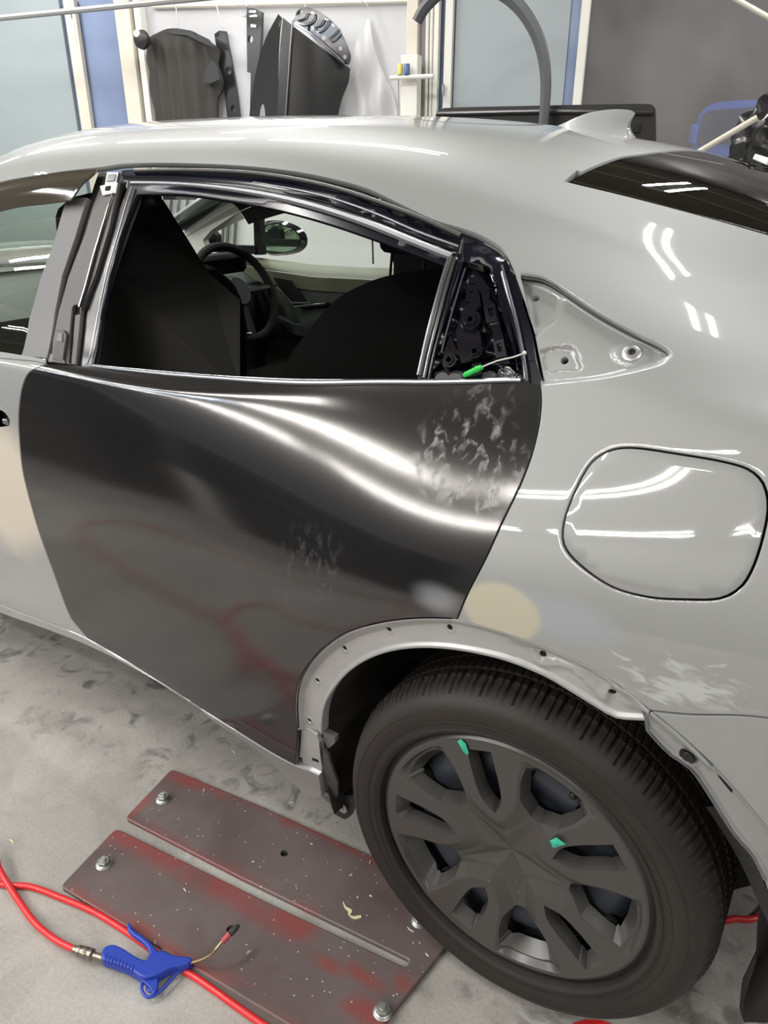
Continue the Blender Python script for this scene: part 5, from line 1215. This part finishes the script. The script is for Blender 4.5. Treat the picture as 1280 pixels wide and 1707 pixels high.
cr = rp(1300, 275, .30); simple('paper_white', (.65, .66, .68), rough=.7)
o = MB().box(cr, (.16, .16, .02), rz=.5, M=np.array([[1, 0, .3], [0, 1, 0], [-.3, 0, 1]]), bev=.003).box(cr-[0, 0, .03], (.18, .14, .02), rz=.3, bev=.003).build('folded_paper', 'paper_white'); tag(o, 'folded white paper under the black bag', 'paper')
# something the bag and panel rest on (below the roof line in the photograph)
tb = empty('workbench', (.2, 2.0, 0)); tag(tb, 'dark workbench behind the car carrying the black bag', 'workbench')
bq = rp(1268, 232); MB().box((bq[0]+.1, bq[1], bq[2]-.29), (.9, .5, .04), rz=TH, bev=.004).build('bench_top', 'rail_steel', tb)
for sx in (-.38, .38):
    for sy in (-.2, .2):
        c = np.array([bq[0]+.1, bq[1], 0])+WT*sx+WN*sy; MB().box((c[0], c[1], (bq[2]-.31)/2), (.04, .04, bq[2]-.31), rz=TH).build('bench_leg', 'rail_steel', tb)
# ceiling fittings that carry the tubes
for (x, y, a, L_, wm) in LIGHTS:
    o = MB().box((x, y, H-.03), (L_+.06, .16, .06), rz=math.radians(a), bev=.01).build('ceiling_light', 'white_frame', None, smooth=False); tag(o, 'white twin tube ceiling light fitting', 'ceiling light', 'ceiling light fittings')

# unseen cabinets added as stand-ins for the dark mass mirrored in the black door
simple('cabinet_grey', (.035, .033, .032), rough=.4)
for k, (x, y, wdt) in enumerate(((-5.2, -2.75, 1.4), (-3.7, -2.7, 1.4), (-2.2, -3.3, 1.4))):
    e = empty('tool_cabinet', (x, y, 0)); tag(e, ['dark tool cabinet farthest from the rear wheel, behind the camera', 'dark tool cabinet, middle of three behind the camera', 'dark tool cabinet nearest the rear wheel, behind the camera'][k], 'cabinet', 'tool cabinets behind the camera')
    MB().box((x, y, .62), (wdt, .55, 1.12), bev=.01).build('body', 'cabinet_grey', e, smooth=False); MB().box((x, y, 1.2), (wdt+.04, .6, .04), bev=.006).build('top', 'rail_steel', e, smooth=False)
    for j in range(4): d_ = MB().box((x, y+.28, .22+.27*j), (wdt-.08, .02, .24), bev=.004).build('drawer', 'cabinet_grey', e, smooth=False); MB().box((x, y+.305, .29+.27*j), (.5, .02, .02), bev=.004).build('handle', 'rail_steel', d_, smooth=False)
    MB().box((x, y, .03), (wdt-.1, .5, .06)).build('plinth', 'gap_dark', e, smooth=False)

simple('purlin_paint', (.45, .40, .31), rough=.6)
for k, y in enumerate(np.arange(-5.4, 6.3, .9)):
    o = MB().box((-2.0, y, H-.03), (13.4, .07, .06)).build('trim_%d' % (6+k), 'purlin_paint', None, smooth=False); tag(o, kind='structure')

# ------------------------------------------------------------------ on the floor
def plate_mat():
    m, nt, b = nmat('plate_paint'); N = nt.nodes; Lk = nt.links; tc = N.new('ShaderNodeTexCoord')
    def noise(sc, det=5, di=0.0, mp=None):
        n = N.new('ShaderNodeTexNoise'); n.inputs['Scale'].default_value = sc; n.inputs['Detail'].default_value = det; n.inputs['Distortion'].default_value = di; Lk.new(tc.outputs['Object'], n.inputs['Vector']); return n.outputs['Fac']
    def mr(src, a, b_, c=0, d=1):
        r = N.new('ShaderNodeMapRange'); Lk.new(src, r.inputs[0]); r.inputs[1].default_value = a; r.inputs[2].default_value = b_; r.inputs[3].default_value = c; r.inputs[4].default_value = d; return r.outputs[0]
    def mix(f, a, col):
        mx = N.new('ShaderNodeMix'); mx.data_type = 'RGBA'
        Lk.new(f, mx.inputs[0])
        if isinstance(a, tuple): mx.inputs[6].default_value = (*a, 1)
        else: Lk.new(a, mx.inputs[6])
        mx.inputs[7].default_value = (*col, 1); return mx.outputs[2]
    c = mix(mr(noise(5, 8, .5), .3, .7), (.115, .083, .082), (.18, .145, .142))
    # red paint left near the edges: vertex attribute 'edge'
    at = N.new('ShaderNodeAttribute'); at.attribute_name = 'edge'
    ad = N.new('ShaderNodeMath'); ad.operation = 'MULTIPLY'; Lk.new(at.outputs['Fac'], ad.inputs[0]); Lk.new(mr(noise(7, 5, .8), .30, .52), ad.inputs[1])
    c = mix(ad.outputs[0], c, (.25, .07, .066))
    c = mix(mr(noise(26, 3, 2.5), .73, .75, 0, .8), c, (.45, .42, .40))
    v = N.new('ShaderNodeTexVoronoi'); v.inputs['Scale'].default_value = 55; Lk.new(tc.outputs['Object'], v.inputs['Vector']); c = mix(mr(v.outputs['Distance'], .06, .10, .85, 0), c, (.62, .60, .58))
    v2 = N.new('ShaderNodeTexVoronoi'); v2.inputs['Scale'].default_value = 120; Lk.new(tc.outputs['Object'], v2.inputs['Vector']); c = mix(mr(v2.outputs['Distance'], .08, .14, .6, 0), c, (.06, .05, .05))
    Lk.new(c, b.inputs['Base Color']); b.inputs['Roughness'].default_value = .5; b.inputs['Metallic'].default_value = .15
plate_mat()
PZ = .010
def F2(px, py, z=PZ): q = on_z(px, py, z); return (q[0], q[1])
ol = [F2(100, 1477), F2(193, 1380), F2(300, 1432), F2(480, 1520), F2(678, 1613), F2(683, 1600), F2(560, 1540), F2(400, 1462), F2(208, 1363), F2(286, 1281), F2(440, 1345), F2(560, 1400), F2(660, 1445)]
e1 = np.array(ol[-1]); dirx = np.array([math.cos(math.atan2(ol[-1][1]-ol[9][1], ol[-1][0]-ol[9][0])), math.sin(math.atan2(ol[-1][1]-ol[9][1], ol[-1][0]-ol[9][0]))])
R1 = np.array(F2(742, 1580)); R0 = np.array(F2(640, 1707)); dr_ = (R1-R0)/np.linalg.norm(R1-R0)
A_ = np.array([[dirx[0], -dr_[0]], [dirx[1], -dr_[1]]]); tt = np.linalg.solve(A_, R0-e1); corner = e1+dirx*tt[0]
B0 = np.array(F2(100, 1477)); B1_ = np.array(F2(440, 1683)); db = (B1_-B0)/np.linalg.norm(B1_-B0); A_ = np.array([[db[0], -dr_[0]], [db[1], -dr_[1]]]); t2 = np.linalg.solve(A_, R0-B0); corner2 = B0+db*t2[0]
ol += [tuple(corner), tuple(R1), tuple(R0), tuple(corner2)]
olp = smooth_line(ol, corners=range(len(ol)), step=.015)
# small corner radii
def round_poly(pts, r):
    out = []; n = len(pts)
    for i in range(n):
        p = np.array(pts[i]); a = np.array(pts[i-1]); b = np.array(pts[(i+1) % n]); va = (a-p); vb = (b-p); la, lb = np.linalg.norm(va), np.linalg.norm(vb); va /= la; vb /= lb
        if va @ vb < -.985: out.append(p); continue
        k = min(r, la*.45, lb*.45)
        for t in np.linspace(0, 1, 6): out.append((p+va*k)*(1-t)**2+2*t*(1-t)*p+(p+vb*k)*t*t)
    return out
olr = np.array(round_poly(ol, .012)); olr = smooth_line(olr, corners=range(len(olr)), step=.015)
hz = []
for (a, b, r) in ((474, 1422, .0085), (385, 1549, .0085)):
    c = np.array(F2(a, b)); hz.append(np.array([c+[r*math.cos(t), r*math.sin(t)] for t in np.linspace(0, 2*PI, 19)[:-1]]))
P, T_ = cdt(olr, hz, [(offset_loop(olr, -.0025), True)], .02)
dd = dist(P, olr); V = [(p[0], p[1], PZ-(.002 if e < .001 else 0)) for p, e in zip(P, dd)]; F = []
for t in T_:
    a, b, c = [np.array(V[i]) for i in t]; F.append(tuple(t) if np.cross(b-a, c-a)[2] > 0 else tuple(t[::-1]))
cnt = {}
for f in F:
    for i in range(3): q = tuple(sorted((f[i], f[(i+1) % 3]))); cnt[q] = cnt.get(q, 0)+1
for f in list(F):
    for i in range(3):
        a, b = f[i], f[(i+1) % 3]
        if cnt[tuple(sorted((a, b)))] == 1: o = len(V); V += [(V[a][0], V[a][1], .001), (V[b][0], V[b][1], .001)]; F.append((b, a, o, o+1))
pl = mesh('steel_plate', V, F, 'plate_paint', None, angle=30); tag(pl, 'worn reddish brown slotted steel plate bolted to the floor by the rear wheel', 'steel plate')
# the red paint survives in strokes along some edges
at = pl.data.attributes.new('edge', 'FLOAT', 'POINT')
def near(x, y, pts, r): return max(0, 1-float(dist(np.array([[x, y]]), np.array([F2(*q) for q in pts]), False)[0])/r)
lines_ = [([(195, 1384), (300, 1436), (400, 1486), (500, 1540)], .045), ([(286, 1284), (330, 1302)], .035), ([(215, 1352), (235, 1330)], .03), ([(286, 1284), (440, 1347), (640, 1437), (700, 1465)], .012), ([(670, 1630), (676, 1640)], .02), ([(590, 1680), (650, 1707)], .025), ([(530, 1600), (640, 1640)], .012), ([(120, 1480), (300, 1590), (500, 1707)], .010)]
for i, v in enumerate(V): at.data[i].value = min(1, max(near(v[0], v[1], p, r)*1.8 for p, r in lines_))
# darker base strip under the lower edge
simple('edge_steel', (.13, .10, .095), rough=.6)
n_ = np.array([-db[1], db[0]]); n_ = n_ if n_[1] < 0 else -n_
q0 = B0+db*.27; q1 = corner2; MB().prism([(q0[0], q0[1], .003), (q1[0], q1[1], .003), (q1[0]+n_[0]*.022, q1[1]+n_[1]*.022, .003), (q0[0]+n_[0]*.014, q0[1]+n_[1]*.014, .003)], (0, 0, 1), .005).build('base_strip', 'edge_steel', pl, smooth=False)
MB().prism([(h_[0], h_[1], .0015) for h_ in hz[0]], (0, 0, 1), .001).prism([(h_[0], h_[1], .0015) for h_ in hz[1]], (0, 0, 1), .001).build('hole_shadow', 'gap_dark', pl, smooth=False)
def bolt(px, py, rot, lab):
    c = np.array([*F2(px, py, PZ+.006), PZ]); e = empty('anchor_bolt', c, (0, 0, rot)); tag(e, lab, 'bolt', 'anchor bolts in the floor plate')
    w_ = MB().lathe([(.0001, 0), (.0165, 0), (.0165, .0015), (.0155, .0022), (.0001, .0022)], c, (0, 0, 1), 28); w_.build('washer', 'zinc', e)
    nt_ = MB(); hexr = [(.0122, .0022), (.0122, .011), (.0108, .0125), (.006, .0125)]
    nt_.lathe(hexr, c, (0, 0, 1), 6).lathe([(.0115, .0022), (.0145, .0026), (.0145, .0036), (.0115, .005)], c, (0, 0, 1), 24); nt_.build('nut', 'zinc', e, smooth=False)
    st_ = MB().lathe([(.0060, .0022), (.0060, .0125), (.0060, .0155), (.0050, .0170), (.0001, .0172)], c, (0, 0, 1), 18)
    for k in range(3): st_.lathe([(.0060, .0130+k*.0012), (.0065, .0136+k*.0012), (.0060, .0142+k*.0012)], c, (0, 0, 1), 16)
    st_.build('stud', 'zinc', e)
bolt(272, 1329, .3, 'zinc anchor bolt in the far arm of the steel plate')
bolt(173, 1437, .5, 'zinc anchor bolt at the left end of the near plate arm')
bolt(638, 1683, .2, 'zinc anchor bolt near the front right corner of the plate')
bolt(700, 1532, .1, 'anchor bolt half hidden by the rear tyre')
# masking tape crumbs and chips on the plate and floor
simple('cream_scrap', (.70, .63, .38), rough=.6); simple('white_chip', (.68, .66, .62), rough=.6)
def scrapf(pts, wds, mat, lab, z=PZ, cat='scrap', grp=None):
    q = smooth_line([(*F2(a, b, z), z) for a, b in pts], closed=False, step=.003); n = len(q); V = []; F = []
    ws = np.interp(np.linspace(0, 1, n), np.linspace(0, 1, len(wds)), wds)
    for i in range(n):
        t = q[min(i+1, n-1)]-q[max(i-1, 0)]; t /= max(np.linalg.norm(t), 1e-9); s_ = np.array([-t[1], t[0], 0])*ws[i]
        V += [q[i]-s_+[0, 0, .0004], q[i]+s_+[0, 0, .0004], q[i]+s_*.8+[0, 0, .0016], q[i]-s_*.8+[0, 0, .0016]]
    for i in range(n-1):
        for k in range(4): F.append((i*4+k, i*4+(k+1) % 4, (i+1)*4+(k+1) % 4, (i+1)*4+k))
    F += [(3, 2, 1, 0), tuple((n-1)*4+k for k in range(4))]
    o = mesh('paint_scrap', V, F, mat, None, smooth=False); tag(o, lab, cat, grp); return o
scrapf([(572, 1504), (576, 1513), (584, 1519), (582, 1525), (590, 1530), (602, 1528)], [.0008, .002, .0045, .0012, .0035, .003], 'cream_scrap', 'curled cream peel of paint on the steel plate')
o = scrapf([(679, 1546), (684, 1551), (690, 1554)], [.0006, .0012, .0006], 'white_chip', 'thin white curl on the plate by the tyre')
rc = random.Random(11)
for (a, b, lb) in ((451, 1358, 'pale chip near the upper edge of the plate, below the far sill end'), (519, 1407, 'small curved pale shaving on the plate right of the open hole'), (440, 1436, 'pale sliver on the plate below the open hole'), (422, 1437, 'tiny pale dot chip left below the open hole'), (596, 1496, 'thin cream shaving above the curled paint peel'), (618, 1494, 'white chip up and right of the curled paint peel'), (585, 1459, 'white chip between the tyre and the open hole'), (617, 1438, 'pale chip where the tyre crosses the plate edge'), (712, 1592, 'white hook shaped chip at the right edge of the plate'), (656, 1660, 'white chip just above the front right bolt'), (308, 1484, 'round white chip on the middle of the near arm'), (340, 1318, 'pinkish chip beside the far bolt')):
    dx, dy = rc.uniform(-3, 3), rc.uniform(-3, 3); o = scrapf([(a-dx, b-dy), (a+dx*.3, b+dy*.5), (a+dx, b+dy)], [.0008, .0014, .0007], 'white_chip', lb, grp='pale paint chips on the plate')
for (a, b, lb) in ((390, 1254, 'tan crumb on the concrete below the sill'), (486, 1338, 'cream crumb on the concrete by the sill end'), (105, 1187, 'pale curved shaving on the concrete left of the plate'), (372, 1225, 'small pale curl on the concrete under the sill'), (210, 1200, 'pale speck on the concrete under the rear door'), (152, 1117, 'pale speck just under the door corner'), (20, 1402, 'thin pale line of glue on the concrete at the left edge'), (850, 1650, 'pale crumb in front of the tyre')):
    dx, dy = rc.uniform(-4, 4), rc.uniform(-3, 3); o = scrapf([(a-dx, b-dy), (a+dx*.3, b+dy*.5), (a+dx, b+dy)], [.0008, .0022, .0008], 'cream_scrap', lb, z=.0, grp='cream crumbs on the concrete')

# ------------------------------------------------------------------ red air hose and blue blow gun
simple('hose_red', (.72, .025, .03), rough=.35, coat=.2); simple('gun_blue', (.02, .055, .42), rough=.42, ior=1.5); simple('brass', (.42, .33, .20), rough=.35, metal=.9)
simple('coupling_metal', (.30, .27, .23), rough=.35, metal=.9); simple('tip_black', (.06, .065, .065), rough=.5); simple('tip_red', (.45, .07, .09), rough=.5)
hr = .0062
gz = .018
h1 = [(*on_z(125, 1583, gz)[:2], gz), (*on_z(95, 1568, .012)[:2], .012), (*on_z(60, 1540, .008)[:2], .008), (*on_z(28, 1497, .008)[:2], .008), (*on_z(0, 1453, .013)[:2], .018), (-.99, -1.205, .02), (-1.14, -1.30, hr), (-1.44, -1.35, hr), (-1.78, -1.42, hr), (-2.10, -1.52, hr), (-2.24, -1.67, hr), (-2.21, -1.88, hr), (-1.95, -1.90, hr), (-1.4, -2.1, hr), (-.9, -2.8, hr)]
h2 = [(-1.4, -2.8, hr), (-1.0, -2.1, hr), (-.90, -1.60, hr), (-1.07, -1.50, hr), (-1.19, -1.52, hr), (-1.26, -1.46, hr), (-1.24, -1.36, hr), (-1.12, -1.275, hr), (-1.0, -1.25, hr), (*on_z(0, 1474, hr)[:2], hr), (*on_z(50, 1478, hr)[:2], hr), (*on_z(110, 1500, hr)[:2], hr), (*on_z(160, 1522, hr)[:2], hr), (*on_z(215, 1556, hr)[:2], hr), (*on_z(280, 1602, hr)[:2], hr), (*on_z(330, 1632, hr)[:2], hr), (*on_z(395, 1678, hr)[:2], hr), (*on_z(440, 1709, hr)[:2], hr), (*on_z(520, 1760, hr)[:2], hr), (.1, -1.25, hr), (.7, -1.35, hr)]
o = MB().tube(smooth_line(h1, closed=False, step=.012), hr, 12).build('air_hose', 'hose_red'); tag(o, 'red air hose coupled to the blue blow gun', 'air hose')
o2 = MB().tube(smooth_line(h2, closed=False, step=.012), hr, 12).build('air_hose', 'hose_red'); tag(o2, 'red air hose running along the front edge of the steel plate', 'air hose')
o3 = MB().tube(smooth_line([(.55, .2, hr), (*on_z(1262, 1530, hr)[:2], hr), (*on_z(1225, 1531, hr)[:2], hr), (*on_z(1190, 1532, hr)[:2], hr), (-.3, .6, hr)], closed=False, step=.02), hr, 10).build('air_hose', 'hose_red'); tag(o3, 'red hose on the floor behind the rear wheel', 'air hose')
MB().prism([(*F2(a, b, .001), .0005) for a, b in ((955, 1707), (975, 1701), (1003, 1702), (1020, 1709), (990, 1725), (955, 1720))], (0, 0, 1), .003).build('red_rag', 'hose_red', None, smooth=False).name = 'red_rag'
tag(bpy.data.objects['red_rag'], 'red scrap on the floor below the tyre', 'rag')
# gun: built in its own plane, lying on the floor
def G(px, py, z): return np.array([*on_z(px, py, z)[:2], z])
gun = empty('blow_gun', G(215, 1610, 0)); tag(gun, 'blue air blow gun lying against the steel plate', 'blow gun')
cpl = MB(); a = G(122, 1582, gz); b = G(170, 1597, gz); dv = (b-a)/np.linalg.norm(b-a); Lc = np.linalg.norm(b-a)
prof = [(.0001, 0), (.0062, 0), (.0075, .002), (.0075, .010), (.0095, .011), (.0095, .016), (.0085, .017), (.0085, .019), (.0100, .020), (.0105, .030), (.0100, .031), (.0092, .032), (.0092, .034), (.0104, .035), (.0104, .040), (.0085, .042), (.0060, .043), (.0060, Lc+.004), (.0001, Lc+.004)]
cpl.lathe(prof, a, dv, 24).build('coupling', 'coupling_metal', gun)
def gpoly(name, pts, z0, th, mat, bev=.0025, corners=()):
    """rounded slab: outline in the floor-parallel plane"""
    zc = z0+th/2; q = smooth_line([on_z(a, b, zc)[:2] for a, b in pts], step=.004, corners=corners); V = []; F = []; n = len(q)
    for (z, k) in ((z0, bev), (z0+bev*.3, bev*.3), (z0+bev, 0), (z0+th-bev, 0), (z0+th-bev*.3, bev*.3), (z0+th, bev)):
        r = offset_loop(q, -k) if k else q
        V += [(p[0], p[1], z) for p in r]
    for i in range(5):
        for j in range(n): F.append((i*n+j, i*n+(j+1) % n, (i+1)*n+(j+1) % n, (i+1)*n+j))
    P2, T2 = cdt(offset_loop(q, -bev), (), (), .01); o = len(V); V += [(p[0], p[1], z0+th) for p in P2]; F += [tuple(int(i)+o for i in t) for t in T2]
    o = len(V); V += [(p[0], p[1], z0) for p in P2]; F += [tuple(int(i)+o for i in t[::-1]) for t in T2]
    return mesh(name, V, F, mat, gun, True, angle=40)
bodyg = gpoly('gun_body', [(170, 1594), (176, 1584), (190, 1580), (206, 1586), (228, 1600), (244, 1606), (250, 1596), (270, 1590), (292, 1598), (318, 1601), (321, 1608), (306, 1616), (286, 1620), (262, 1632), (240, 1636), (215, 1622), (190, 1612), (172, 1606)], .006, .022, 'gun_blue', .004)
gpoly('gun_lever', [(213, 1541), (218, 1543), (223, 1552), (238, 1562), (254, 1576), (264, 1588), (280, 1596), (290, 1604), (262, 1612), (244, 1608), (250, 1596), (247, 1584), (236, 1572), (222, 1562), (213, 1552)], .012, .012, 'gun_blue', .003)
gpoly('gun_hook', [(235, 1636), (262, 1630), (264, 1640), (262, 1652), (256, 1660), (250, 1650), (240, 1640)], .010, .010, 'gun_blue', .002)
MB().tube(smooth_line([G(a, b, .014) for a, b in ((238, 1634), (236, 1648), (242, 1660), (252, 1662), (270, 1650), (292, 1626), (304, 1614))], closed=False, step=.006), .0028, 8).build('gun_guard', 'gun_blue', gun)
MB().tube(smooth_line([G(a, b, .014) for a, b in ((246, 1640), (252, 1640), (256, 1648), (250, 1654), (244, 1650))], step=.004), .0016, 8, closed=True).build('gun_eye', 'gun_blue', gun)
ribs = MB()
for k in range(9):
    t = k/8; a = G(178+t*44, 1590+t*20, .0285); b = G(174+t*44, 1604+t*20, .0275); ribs.tube([a, b], .0012, 6)
ribs.build('grip_rib', 'gun_blue', gun)
for k in range(4):
    t = k/3; a = G(298+t*16, 1599+t*1.5, .026); b = G(296+t*16, 1614-t*2, .022); MB().tube([a, (a+b)/2+[0, 0, .003], b], .0012, 6).build('collar_rib', 'gun_blue', gun)
noz = [G(318, 1605, .022), G(335, 1600, .032), G(352, 1591, .045), G(360, 1582, .055), G(370, 1570, .063)]
MB().tube(smooth_line(noz, closed=False, step=.005), .0024, 10).build('nozzle_tube', 'brass', gun)
tp = G(370, 1571, .062); tq = G(383, 1557, .068); tr_ = G(398, 1542, .068)
MB().tube([tp, tp+(tq-tp)*.1, tq], [.0036, .0050, .0058], 14).build('nozzle_collar', 'tip_red', gun)
MB().tube([tq, tq+(tr_-tq)*.2, tq+(tr_-tq)*.7, tr_], [.0056, .0062, .0056, .0030], 14).build('nozzle_tip', 'tip_black', gun)
